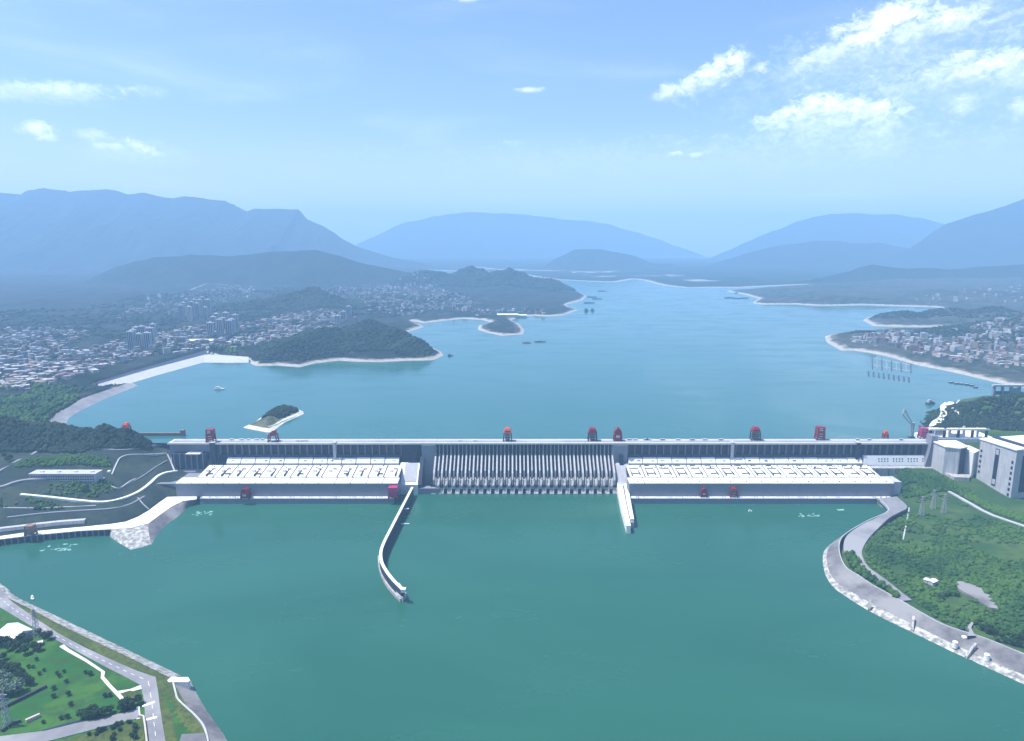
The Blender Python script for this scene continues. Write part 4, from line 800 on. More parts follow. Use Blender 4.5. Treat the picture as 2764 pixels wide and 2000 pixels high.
# upper lock head frames behind the towers
uh = thing('lock_building', at(2590, 1160, 110), 'white lock head of frames and columns above the ship lift', 'building')
prism('base', [Vector((1062, 1690)), Vector((1062, 1740)), Vector((1160, 1780)), Vector((1240, 1760)), Vector((1240, 1690))], 90, 112, 'white', uh)
for i in range(9):
    xx = 1075+i*18; y0 = 1694+8*(i % 2); MB().box(xx, xx+4.5, y0, y0+5, 112, 132+4*(i % 3)).build('column', M['pale'] if i % 2 else M['shade_dconc'], uh)
MB().box(1072, 1226, 1692, 1703, 132, 136).build('beam', M['white'], uh)
MB().box(1080, 1120, 1712, 1736, 112, 128).build('machine_house', M['pale'], uh); MB().box(1130, 1170, 1700, 1725, 112, 121).build('machine_house', M['white'], uh)
lk = thing('lock_gatehouse', at(2715, 1060, 105), 'grey framed lock gatehouse standing at the right shore', 'building')
e = at(2715, 1066, 104)
for i in range(4): MB().box(e.x-42+i*28, e.x-36+i*28, e.y, e.y+8, 95, 132).build('column', M['conc'], lk)
MB().box(e.x-46, e.x+56, e.y-1, e.y+9, 132, 138).build('beam', M['pale'], lk); MB().box(e.x-34, e.x+10, e.y+1, e.y+7, 104, 116).build('gate_leaf', M['shade_dconc'], lk); MB().box(e.x+20, e.x+48, e.y+1, e.y+7, 104, 126).build('gate_leaf', M['conc'], lk)

# ------------------------------------------------------------------ cranes
ORD = 'first second third fourth fifth sixth seventh eighth ninth tenth eleventh twelfth thirteenth fourteenth fifteenth sixteenth seventeenth eighteenth nineteenth twentieth'.split()
def crane(px, py, z, h, w, style, label, group, rz=0.0, mats=('red', 'steel', 'wpaint')):
    p = at(px, py, z); t = thing('gantry_crane', (p.x, p.y, z), label, 'crane', group, rz); ORG[t.name] = Vector((0, 0, 0))
    c, dk, wh = [M[q] for q in mats]; hw, hd = w/2, w*.36; lg = h*(.62 if style != 'arch' else .5)
    for sx in (-1, 1):
        MB().box(sx*hw-1.4, sx*hw+1.4, -hd-1.5, hd+1.5, .9, 2.6).build('sill_beam', dk, t)
        for sy in (-1, 1):
            MB().add([(sx*hw-1.1, sy*hd-1.1, 2.5), (sx*hw+1.1, sy*hd-1.1, 2.5), (sx*hw+1.1, sy*hd+1.1, 2.5), (sx*hw-1.1, sy*hd+1.1, 2.5), (sx*hw*.82-1.3, sy*hd-1.3, lg), (sx*hw*.82+1.3, sy*hd-1.3, lg), (sx*hw*.82+1.3, sy*hd+1.3, lg), (sx*hw*.82-1.3, sy*hd+1.3, lg)],
                     [(0, 1, 5, 4), (1, 2, 6, 5), (2, 3, 7, 6), (3, 0, 4, 7), (4, 5, 6, 7), (3, 2, 1, 0)]).build('leg', dk if style == 'stack' else c, t)
            for q in (-1.6, 1.6): MB().tube((sx*hw-.5, sy*hd+q, .5), (sx*hw+.5, sy*hd+q, .5), .55, .55, 8).build('wheel', dk, t)
        b_ = MB(); b_.bar((sx*hw*.95, -hd, 3), (sx*hw*.84, hd, lg-1), .7); b_.bar((sx*hw*.95, hd, 3), (sx*hw*.84, -hd, lg-1), .7); b_.build('brace', dk if style == 'stack' else c, t)
    MB().box(-hw*.95, hw*.95, -hd-1.6, hd+1.6, lg, lg+h*.10).build('portal_girder', c, t)
    if style == 'box':
        pn = MB(); pn.box(-hw*.82, hw*.82, -hd+.3, hd-.3, h*.16, lg-.4); pn.build('cladding', c, t)
        hs = MB().box(-hw*.92, hw*.92, -hd-.8, hd+.8, lg+h*.10, h*.97).build('machine_house', c, t); MB().box(-hw*.97, hw*.97, -hd-1.2, hd+1.2, h*.97, h).build('roof', c, hs)
        for q in (.74, .88): MB().box(-hw*.55, hw*.35, -hd-1.1, -hd-.75, h*q, h*q+h*.045).build('name_board', wh, hs)
        for q in (.28, .46): MB().box(-hw*.5, hw*.5, -hd-.05, -hd+.4, h*q, h*q+h*.03).build('catwalk', wh, t)
    elif style == 'arch':
        hs = MB(); pts = [(math.cos(a)*hw*.95, math.sin(a)*h*.42+lg+h*.08) for a in [math.pi*i/10 for i in range(11)]]
        n_ = len(pts); hs.add([(x, -hd-.6, q) for x, q in pts]+[(x, hd+.6, q) for x, q in pts], [tuple(range(n_)), tuple(range(2*n_-1, n_-1, -1))]+[(i, n_+i, n_+i+1, i+1) for i in range(n_-1)]+[(0, n_-1, 2*n_-1, n_)])
        ho = hs.build('machine_house', c, t); MB().box(-hw*.82, hw*.82, -hd+.3, hd-.3, 2.6, lg-.2).build('cladding', c, t)
        MB().box(-hw*.25, hw*.25, -1.5, 1.5, lg+h*.49, lg+h*.56).build('hoist_cap', c, ho)
        for i in range(3): MB().box(-hw*.45+i*hw*.32, -hw*.25+i*hw*.32, -hd-1.0, -hd-.5, h*.30, h*(.52-.04*i)).build('name_board', wh, ho)
    elif style == 'stack':
        MB().box(-hw*.55, hw*.55, -hd*.8, hd*.8, 3, lg).build('stair_tower', dk, t)
        hs = MB().box(-hw*.8, hw*.8, -hd, hd, lg+h*.10, h*.84).build('machine_house', c, t)
        MB().add([(-hw*.8, -hd, h*.84), (hw*.8, -hd, h*.84), (hw*.8, hd, h*.84), (-hw*.8, hd, h*.84), (-hw*.45, -hd*.6, h), (hw*.45, -hd*.6, h), (hw*.45, hd*.6, h), (-hw*.45, hd*.6, h)], [(0, 1, 5, 4), (1, 2, 6, 5), (2, 3, 7, 6), (3, 0, 4, 7), (4, 5, 6, 7)]).build('roof', c, hs)
        MB().box(-hw*.4, hw*.4, -hd-.4, -hd+.2, h*.74, h*.82).build('window', M['glass'], hs)
        for q in (.2, .4, .55): MB().box(-hw*.5, hw*.5, -hd*.8-.4, -hd*.8, h*q, h*q+.7).build('catwalk', wh, t)
    elif style == 'boom':
        MB().box(-hw*.6, hw*.6, -hd, hd, lg+h*.1, lg+h*.22).build('turntable', dk, t)
        bm = MB(); bm.add([(-hw*.5, -2.5, lg+h*.15), (hw*.6, -2.5, lg+h*.15), (hw*.6, 2.5, lg+h*.15), (-hw*.5, 2.5, lg+h*.15), (-hw*.1, -1.6, h*1.02), (hw*1.0, -1.6, h*1.12), (hw*1.0, 1.6, h*1.12), (-hw*.1, 1.6, h*1.02)], [(0, 1, 5, 4), (1, 2, 6, 5), (2, 3, 7, 6), (3, 0, 4, 7), (4, 5, 6, 7)]); bm.build('boom', c, t)
        MB().box(-hw*1.3, -hw*.5, -3, 3, lg, lg+h*.3).build('cab', wh, t)
    return t
GC, GD = 'gantry cranes along the dam crest', 'gantry cranes on the tailrace decks'
crane(570, 1192, 110, 33, 19, 'box', 'plain red boxy crane at the left end of the crest', GC)
crane(738, 1191, 110, 27, 22, 'boom', 'red crane with leaning boom on the crest below the island', GC)
crane(1370, 1190, 110, 35, 21, 'stack', 'crane with orange top and dark body above the spillway middle', GC, mats=('orange', 'steel', 'wpaint'))
crane(1599, 1189, 110, 35, 22, 'stack', 'red-orange crane with dark lattice body at the right end of the spillway', GC, mats=('red', 'steel', 'tan'))
crane(1667, 1189, 110, 33, 20, 'arch', 'dark red crane with rounded top on the right divider pier', GC)
crane(2038, 1187, 110, 35, 22, 'stack', 'dark red crane on the crest above the right powerhouse', GC, mats=('red', 'steel', 'tan'))
crane(2212, 1186, 110, 34, 20, 'box', 'bright red boxy crane with white boards right of the thin pillar', GC)
crane(2389, 1183, 110, 21, 11, 'stack', 'small orange crane near the right end of the crest', GC, mats=('orange', 'red', 'wpaint'))
crane(2490, 1183, 110, 28, 18, 'box', 'faded pinkish red crane beside the curved pillar', GC, mats=('magenta', 'steel', 'tan'))
crane(664, 1345, 14, 26, 19, 'arch', 'red domed crane on the deck of the left powerhouse', GD)
crane(1062, 1344, 14, 28, 21, 'box', 'crimson boxy crane at the right end of the left powerhouse deck', GD, mats=('magenta', 'red', 'magenta'))
crane(1899, 1341, 14, 23, 14, 'arch', 'left one of two red cranes on the right powerhouse deck', GD)
crane(1979, 1341, 14, 25, 16, 'stack', 'right one of two red cranes on the right powerhouse deck', GD, mats=('red', 'red', 'wpaint'))
crane(84, 1444, 14, 22, 17, 'box', 'dark brown crane on the plant deck at the left edge', GD, mats=('brown', 'steel', 'tan'))
px_ = aty(343, 1160, 1672); zc_ = float(h_left(np.array([px_.x]), np.array([1672.0]))[0])
crane(343, 1000+FOC*math.tan(math.atan2(CAM_Z-zc_, 1672.0)-PITCH), zc_-1, 30, 17, 'stack', 'rusty crane peeping over the wooded hill left of the dam', GC, mats=('orange', 'steel', 'tan'))
# grey jib crane and floating craft at the ship lift entrance
p = at(2460, 1181, 110); jc = thing('jib_crane', (p.x, p.y, 110), 'grey jib crane with tilted lattice boom near the curved pillar', 'crane'); ORG[jc.name] = Vector((0, 0, 0))
MB().box(-7, 7, -5, 5, 0, 3).build('base', M['steel'], jc); mb = MB(); mb.box(-4, -2, -1.5, 1.5, 3, 34); mb.box(2, 4, -1.5, 1.5, 3, 34)
for q in range(5, 34, 6): mb.bar((-3, 0, q), (3, 0, q+5), .8)
mb.build('mast', M['grey_wall'], jc); MB().box(-7, 4, -3, 3, 34, 40).build('cab', M['grey_wall'], jc)
mb = MB()
for s_ in (-1, 1): mb.bar((-3, s_*2, 40), (-26, s_*2, 76), 1.3); mb.bar((-8, s_*2, 38), (-30, s_*2, 62), 1.3); mb.bar((-30, s_*2, 62), (-26, s_*2, 76), 1.3)
for q in range(6): f = q/5; mb.bar((-3-23*f, 0, 40+36*f), (-8-22*min(f+.12, 1), 0, 38+24*min(f+.12, 1)), .9)
mb.build('boom', M['grey_wall'], jc)

# ------------------------------------------------------------------ vehicles on the crest
def vehicle(px, L, label, cat, group, mat, z=110.13, Y=1669, h=3.2, w=2.6):
    x = Xc(px); t = thing(cat, (x, Y, z), label, cat, group); ORG[t.name] = Vector((0, 0, 0))
    mb = MB(); mb.box(-L/2, L/2, -w/2, w/2, .5, h); mb.build('body', M[mat], t)
    MB().box(-L/2+.4, L/2-.4, -w/2-.04, w/2+.04, h*.55, h*.85).build('window', M['glass'], t)
    MB().box(-L/2+.2, L/2-.2, -w/2+.2, w/2-.2, h, h+.25).build('roof', M['wpaint'], t)
    for u in (-L*.3, L*.3):
        for s_ in (-1, 1): MB().tube((u, s_*(w/2-.3), .5), (u, s_*w/2, .5), .5, .5, 8).build('wheel', M['steel'], t)
for i, px in enumerate((806, 818, 828)): vehicle(px, 9, ORD[i]+' white coach from the left on the crest above the left powerhouse', 'coach', 'coaches on the crest', 'wpaint')
for i, px in enumerate((1243, 1283)): vehicle(px, 10, ('left', 'right')[i]+' one of two white buses on the crest above the spillway', 'bus', 'buses above the spillway', 'wpaint')
for i, px in enumerate((1700, 1716, 1745, 1752, 1790, 1832, 1870, 1905, 1948)): vehicle(px, 12, ORD[i]+' lorry to the right of the domed crane on the crest', 'lorry', 'lorries on the right crest', ('grey_wall', 'wpaint')[i % 2], Y=1680)
for i, px in enumerate((622, 650, 668, 690, 706)): vehicle(px, 9+3*(i % 2), ORD[i]+' white van from the left on the crest below the island', 'van', 'vans on the left crest', 'wpaint', Y=1681)
for i, px in enumerate((2318, 2350, 2436)): vehicle(px, 9, ORD[i]+' small truck from the left near the right crest end', 'truck', 'trucks on the right crest end', 'grey_wall', Y=1680)

# ------------------------------------------------------------------ boats
def boat(px, py, L, Bm, z, rz, label, cat, hullm, cabm, group=None, cab=True):
    p = at(px, py, z); t = thing('ship' if L > 40 else 'boat', (p.x, p.y, z), label, cat, group, rz); ORG[t.name] = Vector((0, 0, 0))
    h = Bm*.35; o = [(-L/2, -Bm*.42), (L*.28, -Bm/2), (L*.42, -Bm*.3), (L/2, 0), (L*.42, Bm*.3), (L*.28, Bm/2), (-L/2, Bm*.42)]
    n_ = len(o); mb = MB(); mb.add([(x*.95, y*.8, -1) for x, y in o]+[(x, y, h) for x, y in o], [tuple(range(n_, 2*n_))]+[(i, (i+1) % n_, n_+(i+1) % n_, n_+i) for i in range(n_)]); mb.build('hull', M[hullm], t)
    if cab:
        c = MB(); c.box(-L*.40, L*.10, -Bm*.32, Bm*.32, h, h+Bm*.35); c.box(-L*.36, -L*.05, -Bm*.26, Bm*.26, h+Bm*.35, h+Bm*.6); co = c.build('cabin', M[cabm], t)
        w_ = MB(); w_.box(-L*.38, L*.08, -Bm*.33, Bm*.33, h+Bm*.16, h+Bm*.25); w_.build('window_band', M['glass'], co)
    else:
        c = MB(); c.box(-L*.40, L*.22, -Bm*.34, Bm*.34, h, h+1.6); c.build('cargo', M[cabm], t)
    return t
boat(593, 1051, 36, 11, 100, R(2), 'white ferry alone on the reservoir near the dike', 'ferry', 'boat', 'boat')
boat(1216, 961, 26, 9, 100, R(10), 'small dark boat off the wooded peninsula tip', 'boat', 'hull', 'steel')
boat(1422, 926, 46, 10, 100, 0, 'left barge below the small round peninsula', 'barge', 'brown', 'steel', 'barges below the small peninsula', False)
boat(1458, 923, 60, 11, 100, R(3), 'right barge below the small round peninsula', 'barge', 'brown', 'steel', 'barges below the small peninsula', False)
boat(1583, 840, 60, 24, 100, R(70), 'dark dredger left of its pair in mid reservoir', 'ship', 'hull', 'steel', 'dredgers in mid reservoir')
boat(1598, 839, 60, 20, 100, R(100), 'dark dredger right of its pair in mid reservoir', 'ship', 'hull', 'steel', 'dredgers in mid reservoir')
for i, (x, y) in enumerate([(1598, 802), (1612, 807), (1590, 818), (1625, 786)]): boat(x, y, 95, 16, 100, R(4*i), ('dark barge topmost but one off the far left headland', 'dark barge farthest right of those below the far left headland tip', 'dark barge lowest off the far left headland', 'dark barge farthest out and highest off the far left headland')[i], 'barge', 'hull', 'steel', 'barges off the far left headland', False)
for i, (x, y) in enumerate([(1994, 791), (2032, 790), (1968, 804), (1990, 806), (2010, 805)]): boat(x, y, 85, 17, 100, 0, ('left dark barge of the upper pair off the far right shore', 'right dark barge of the upper pair off the far right shore', 'left dark barge of the lower three off the far right shore', 'middle dark barge of the lower three off the far right shore', 'right dark barge of the lower three off the far right shore')[i], 'barge', 'hull', 'steel', 'barges off the far right shore', False)
bs = [(2568, 1033), (2582, 1036), (2596, 1037), (2610, 1039), (2624, 1041), (2634, 1046)]
for i, (x, y) in enumerate(bs): boat(x, y, 16, 9, 100, R(-12), ORD[i]+' dark barge from the left in the moored string', 'barge', 'hull', 'grey_wall', 'string of moored barges', False)
boat(2512, 1090, 34, 15, 100, R(20), 'grey workboat beside the white approach wall', 'boat', 'hull', 'grey_wall')
boat(2025, 1380, 9, 4, 0, R(5), 'tiny white launch below the right powerhouse', 'launch', 'boat', 'boat')
boat(88, 1616, 12, 5, 0, R(-50), 'white launch by the foreground revetment with a short wake', 'launch', 'boat', 'boat')
# finger pontoons
for i in range(9):
    x, y = 2344+i*13.6, 1008+i*2.0; a = at(x, y-6, 100.5); c = at(x+1, y+7, 100.5)
    mb = MB(); mb.bar(a, c, 5.5, 2.4); tag(mb.build('pontoon', M['hull']), ORD[i]+' dark single pontoon from the left in the lower row', 'pontoon', 'single pontoons in a row')
pt = thing('pontoon_pier', at(2400, 985, 100), 'comb-shaped blue-grey pontoon pier along the right shore', 'pier'); ORG[pt.name] = at(2400, 985, 100)
MB().bar(at(2352, 966, 100.6), at(2460, 986, 100.6), 5, 2.5).build('walkway', M['grey_wall'], pt); MB().bar(at(2350, 985, 100.6), at(2458, 1002, 100.6), 4, 2.5).build('walkway', M['grey_wall'], pt)
for i in range(9): MB().bar(at(2354+i*13, 964+i*2.4, 100.7), at(2355+i*13, 996+i*1.2, 100.7), 4, 2.5).build('finger', M['conc'] if i % 2 else M['hull'], pt)
# foam streaks on the river
def foam(px, py, w, d, seed, label):
    r = random.Random(seed); p = at(px, py, 0); mb = MB()
    for i in range(26):
        a = p.x+(r.random()-.5)*w; c = p.y+(r.random()-.5)*d; L = 1+r.random()*w*.06; q = .3+r.random()*.6; t = (r.random()-.5)*.8
        pts = [(a+L*math.cos(k*math.pi/4+t)*(1+.3*r.random()), c+q*2*math.sin(k*math.pi/4)*(1+.3*r.random())) for k in range(8)]
        mb.poly(pts, .02, .10+.02*r.random())
    mb.build('foam', M['foam'], kind='stuff', label=label)
foam(548, 1385, 44, 26, 1, 'white eddies below the left powerhouse'); foam(160, 1478, 60, 34, 2, 'pale eddies below the plant deck'); foam(2180, 1390, 52, 22, 3, 'pale eddies below the right powerhouse'); foam(2270, 1376, 14, 8, 5, 'small fleck of foam near the right bank')

# ------------------------------------------------------------------ pylons
def pylon_tree(H_):
    legs = MB()
    for sx in (-1, 1):
        for sy in (-1, 1): legs.bar((sx*4, sy*4, 0), (sx*.8, sy*.8, H_), .55)
    br = MB()
    for i in range(7):
        f0, f1 = i/7, (i+1)/7; w0, w1 = 4-3.2*f0, 4-3.2*f1
        for (ax, ay, bx, by) in ((-1, -1, 1, -1), (1, -1, 1, 1), (1, 1, -1, 1), (-1, 1, -1, -1)): br.bar((ax*w0, ay*w0, H_*f0), (bx*w1, by*w1, H_*f1), .3); br.bar((bx*w0, by*w0, H_*f0), (ax*w1, ay*w1, H_*f1), .3)
    arms = [MB().bar((-q, 0, z), (q, 0, z), .8, .6) for q, z in ((8, H_*.72), (7, H_*.84), (5, H_*.95))]
    return legs, br, arms
l_, b_, a_ = pylon_tree(46); lm, bm_, ams = l_.mesh('leg_frame', M['grey_wall']), b_.mesh('bracing', M['grey_wall']), [q.mesh('cross_arm', M['grey_wall']) for q in a_]
def pylon(p, label):
    t = thing('pylon', p, label, 'pylon', 'lattice pylons')
    for nm, me in [('leg_frame', lm), ('bracing', bm_)]+[('cross_arm', q) for q in ams]:
        o = bpy.data.objects.new(nm, me); COL.objects.link(o); o.parent = t
pylon(at(100, 1718, 15), 'lattice pylon beside the riverside road at the lower left'); pylon(at(20, 1960, 15), 'lattice pylon on the meadow near the lower left corner')
for (x, y, lab) in [(2517, 1374, 'tallest lattice pylon on the right bank'), (2486, 1392, 'lattice pylon on the right bank nearest the service road'), (2546, 1386, 'lattice pylon on the right bank nearest the hill road')]: pylon(onr(x, y), lab)

# ------------------------------------------------------------------ trees
def crown_templates(sub, n_, seed, jitter):
    r = np.random.default_rng(seed); out = []
    for k in range(n_):
        bm = bmesh.new(); bmesh.ops.create_icosphere(bm, subdivisions=sub, radius=1.0)
        V = np.array([v.co[:] for v in bm.verts]); F = np.array([[v.index for v in f.verts] for f in bm.faces]); bm.free()
        V *= (1+jitter*(r.random((len(V), 1))-.5)*2); V += jitter*.35*(r.random(V.shape)-.5); V[:, 2] = np.where(V[:, 2] < -.35, -.35+V[:, 2]*.15, V[:, 2]); out.append((V, F))
    return out
T80, T20 = crown_templates(2, 8, 11, .30), crown_templates(1, 8, 12, .32)
def inside(poly, n_, excl=(), seed=0, margin=0):
    r = np.random.default_rng(seed); P = np.array([(p[0], p[1]) for p in poly]); lo, hi = P.min(0), P.max(0); res = []; tot = 0
    while tot < n_:
        q = lo+(hi-lo)*r.random((n_*2, 2)); k = sdf(q[:, 0], q[:, 1], poly) > margin
        for e in excl: k &= sdf(q[:, 0], q[:, 1], e) < 3
        q = q[k]; res.append(q); tot += len(q)
        if len(q) == 0: break
    return np.concatenate(res)[:n_]
def forest(name, pts, hf, rad, mat, label, tmpl=T80, seed=1, dens=None, tall=(.9, 1.5), cut=.5):
    r = np.random.default_rng(seed)
    if dens is not None: pts = pts[dens(pts[:, 0], pts[:, 1]) > cut-.5*r.random(len(pts))]
    z = hf(pts[:, 0], pts[:, 1]); n_ = len(pts); Vs, Fs, Ts = [], [], []; base = 0
    R_ = rad[0]+(rad[1]-rad[0])*r.random(n_)**1.6; hgt = R_*(tall[0]+(tall[1]-tall[0])*r.random(n_)); ang = r.random(n_)*6.283; tn = r.random(n_); ti = r.integers(0, len(tmpl), n_)
    for k, (V, F) in enumerate(tmpl):
        I = np.where(ti == k)[0]
        if not len(I): continue
        c, s = np.cos(ang[I])[:, None], np.sin(ang[I])[:, None]
        X = (V[None, :, 0]*c-V[None, :, 1]*s)*R_[I][:, None]+pts[I, 0][:, None]; Y = (V[None, :, 0]*s+V[None, :, 1]*c)*R_[I][:, None]+pts[I, 1][:, None]; Z = V[None, :, 2]*hgt[I][:, None]+z[I][:, None]+hgt[I][:, None]*.35
        Vs.append(np.stack([X, Y, Z], -1).reshape(-1, 3)); Fs.append((F[None]+(np.arange(len(I))*len(V))[:, None, None]+base).reshape(-1, 3)); Ts.append(np.repeat(tn[I], len(V))); base += len(I)*len(V)
    me = numpy_mesh(name, np.concatenate(Vs), np.concatenate(Fs), [mat], True, np.concatenate(Ts)); return link(name, me, kind='stuff', label=label)
w2 = lambda pts: [(p.x, p.y) for p in pts]
# right bank woods
RBF = w2([onr(x, y) for x, y in [(2412, 1392), (2452, 1374), (2480, 1345), (2535, 1330), (2575, 1346), (2618, 1370), (2664, 1396), (2764, 1430), (2920, 1470)]])+[(1200, 1000), (1180, 800)]+w2([at(x, y, 18) for x, y in [(2764, 1758), (2670, 1720), (2642, 1710), (2632, 1680), (2612, 1676), (2600, 1695), (2545, 1672), (2485, 1634), (2466, 1612), (2440, 1594), (2404, 1566), (2370, 1542), (2350, 1528), (2338, 1506), (2334, 1488), (2347, 1460), (2372, 1430)]])
clearing = [(p.x, p.y) for p in cl]
hs_ = w2([onr(x, y) for x, y in [(2490, 1552), (2535, 1552), (2545, 1585), (2500, 1590)]])
den = lambda X, Y: .46+1.7*fbm(X, Y, 120, 5)-.4*sstep(900, 1250, X)*sstep(1000, 1200, Y)
forest('forest', inside(RBF, 17000, [clearing, hs_], 3), hr, (1.5, 4.4), M['leaf'], 'thick green woods covering the right bank', dens=den, seed=4, tall=(.6, 1.1))
HED = w2([at(x, y, 17.5) for x, y in [(2284, 1494), (2298, 1490), (2312, 1498), (2330, 1534), (2376, 1570), (2426, 1606), (2420, 1612), (2360, 1574), (2310, 1545), (2292, 1520)]])
forest('hedge_row', inside(HED, 170, [], 5), lambda X, Y: np.full(X.shape, 17.0), (2.0, 4.4), M['leaf'], 'dark hedge between bank slope and service road on the right', seed=6, tall=(1.1, 1.8))
SLP = w2([onr(x, y) for x, y in [(2420, 1275), (2470, 1268), (2530, 1285), (2570, 1302), (2620, 1326), (2680, 1365), (2764, 1395), (2764, 1412), (2690, 1388), (2620, 1352), (2570, 1326), (2500, 1335), (2440, 1345)]])
forest('shrubbery', inside(SLP, 3600, [], 8), hr, (1.6, 4.2), M['leaf'], 'patchy shrubs on the slope below the ship lift', seed=9, dens=lambda X, Y: .5+1.5*fbm(X, Y, 60, 4))
KN = [(1120, 1800), (1150, 1900), (1230, 2020), (1480, 2080), (1700, 2050), (1700, 1800), (1400, 1760), (1260, 1790)]
forest('forest', inside(KN, 2600, [], 10), hr, (3, 6.2), M['leaf_dark'], 'dark woods on the knoll above the ship lift', seed=11, dens=lambda X, Y: .9+fbm(X, Y, 60, 4))
# left hill woods
LH = [(-1650, 1640), (-1650, 1760), (-1240, 1745), (-1130, 1722), (-1010, 1705), (-930, 1690), (-915, 1665), (-960, 1640), (-1060, 1625), (-1200, 1640), (-1400, 1600)]
hlb = lambda X, Y: h_left(X, Y)
forest('forest', inside(LH, 5200, [], 12), hlb, (3, 6.5), M['leaf_dark'], 'dark woods on the hilltop left of the dam', seed=13, dens=lambda X, Y: .85+1.0*fbm(X, Y, 60, 4))
LG = w2([onl(x, y) for x, y in [(40, 1262), (95, 1236), (180, 1232), (290, 1236), (300, 1262), (240, 1258), (90, 1262)]])
forest('shrubbery', inside(LG, 900, [], 14), hlb, (1.6, 3.8), M['leaf'], 'green shrub belt behind the long grey building', seed=15)
LG2 = w2([onl(x, y) for x, y in [(20, 1326), (100, 1312), (200, 1302), (300, 1304), (310, 1330), (250, 1344), (120, 1338)]])
forest('shrubbery', inside(LG2, 420, [], 16), hlb, (1.5, 3.6), M['leaf'], 'scattered shrubs on the terrace above the white curved road', seed=17, dens=lambda X, Y: .35+1.5*fbm(X, Y, 40, 4))
LG3 = w2([onl(x, y) for x, y in [(0, 1345), (80, 1346), (150, 1358), (180, 1375), (60, 1372), (-40, 1370)]])
forest('shrubbery', inside(LG3, 300, [], 18), hlb, (1.5, 4.0), M['leaf'], 'bushes below the white curved road at the left edge', seed=19, dens=lambda X, Y: .4+1.5*fbm(X, Y, 40, 4))
forest('forest', inside(ISL, 900, [], 20, 17), h_isl, (2.2, 4.6), M['leaf_dark'], 'dark trees on the small island', seed=21, dens=lambda X, Y: .5+.02*(Y-np.mean(iy)))
# woods on the far hills
def hill_woods(L, hf, per, rad, label, seed, thr, land, mat='leaf_dark'):
    r = np.random.default_rng(seed); Q = []
    for (cx, cyy, a, sx, sy) in L: Q.append(np.stack([cx+(r.random(per)-.5)*3.2*sx, cyy+(r.random(per)-.5)*3.2*sy], -1))
    Q = np.concatenate(Q); k = (bumps(Q[:, 0], Q[:, 1], L) > thr) & (sdf(Q[:, 0], Q[:, 1], land) > 45); Q = Q[k]
    return forest('forest', Q, hf, rad, M[mat], label, T20, seed+1, tall=(.5, .9))
hill_woods(HILLS_L[:3], h_up_left, 2600, (9, 17), 'dark wooded hill behind the far town', 31, 16, SHORE_L)
hill_woods(HILLS_L[3:10], h_up_left, 1100, (6, 11), 'dark woods on the peninsula hills across the reservoir', 33, 10, SHORE_L)
hill_woods(HILLS_L[10:15], h_up_left, 1700, (12, 22), 'blue-green woods on the long far headland', 35, 22, SHORE_L)
hill_woods(HILLS_R[:8], h_right_up, 700, (5, 10), 'dark woods on the right shore peninsulas', 37, 7, SHORE_R)
NSL = [tuple(p[:2]) for p in ats([(-200, 1130), (-60, 1060), (120, 1045), (230, 1048), (300, 1030), (520, 962), (640, 945), (640, 960), (560, 955), (330, 1015), (240, 1058), (160, 1110), (120, 1150), (0, 1160)], 112)]
forest('shrubbery', inside(NSL, 2200, [], 40), h_left, (3, 8), M['leaf'], 'green scrub behind the dike and ramp on the left shore', T20, 41, dens=lambda X, Y: .5+1.4*fbm(X, Y, 110, 4))
VAL = [tuple(p[:2]) for p in ats([(-300, 1000), (0, 960), (300, 985), (520, 960), (760, 935), (700, 900), (900, 860), (1150, 850), (1250, 800), (900, 780), (500, 790), (200, 830), (-200, 860)], 120)]
forest('forest', inside(VAL, 7000, [], 42), h_left, (9, 22), M['leaf_dark'], 'tree clumps scattered over the hazy valley', T20, 43, dens=lambda X, Y: .42+1.5*fbm(X, Y, 260, 4), tall=(.4, .8))
# single trees
def tree_meshes(seed, H_, Rr):
    r = random.Random(seed); tk = MB(); tk.tube((0, 0, -.5), (0, 0, H_*.55), Rr*.09, Rr*.05, 7)
    for i in range(5):
        a = i*1.257+r.random(); tk.tube((0, 0, H_*(.28+.05*i)), (math.cos(a)*Rr*.6, math.sin(a)*Rr*.6, H_*(.5+.07*i)), Rr*.04, Rr*.015, 5)
    cr = MB(); rr = np.random.default_rng(seed)
    lob = [(math.cos(i*1.05+seed)*Rr*.45*(i > 0), math.sin(i*1.05+seed)*Rr*.45*(i > 0), H_*(.6+.06*(i % 3)), Rr*(.5+.12*rr.random())) for i in range(7)]
    for i in range(420):
        lx, ly, lz, lr = lob[i % 7]; v = Vector(rr.normal(size=3)).normalized(); p = Vector((lx, ly, lz))+v*lr*(.6+.45*rr.random()); p.z = max(p.z, H_*.22)
        u = Vector(rr.normal(size=3)).normalized(); w = v.lerp(Vector(rr.normal(size=3)), .45).normalized(); a = u.cross(w).normalized()*Rr*.17; c = a.cross(w).normalized()*Rr*.14
        cr.add([p-a, p-c*.8, p+a, p+c], [(0, 1, 2, 3)])
    return tk.mesh('trunk', M['trunk']), cr
def tree_leaf_mat(name, dark, light):
    m, n, p = new_mat(name); oi = n.n('ShaderNodeObjectInfo')
    f = n.m('ADD', n.m('MULTIPLY', oi.outputs['Random'], .5), n.smooth(n.noise(pos(n), .7, 3, .6), .3, .7, 0, .5), clamp=True)
    n.l(n.mix(f, (*dark, 1), (*light, 1)), p.inputs['Base Color']); p.inputs['Roughness'].default_value = .85; p.inputs['Specular IOR Level'].default_value = .15; return m
M['tl'] = tree_leaf_mat('tree_leaves', (.012, .036, .018), (.032, .070, .022)); M['tls'] = tree_leaf_mat('silvery_leaves', (.10, .16, .12), (.17, .23, .17)); M['tlg'] = tree_leaf_mat('bright_leaves', (.03, .09, .02), (.07, .14, .03))
TM = {}
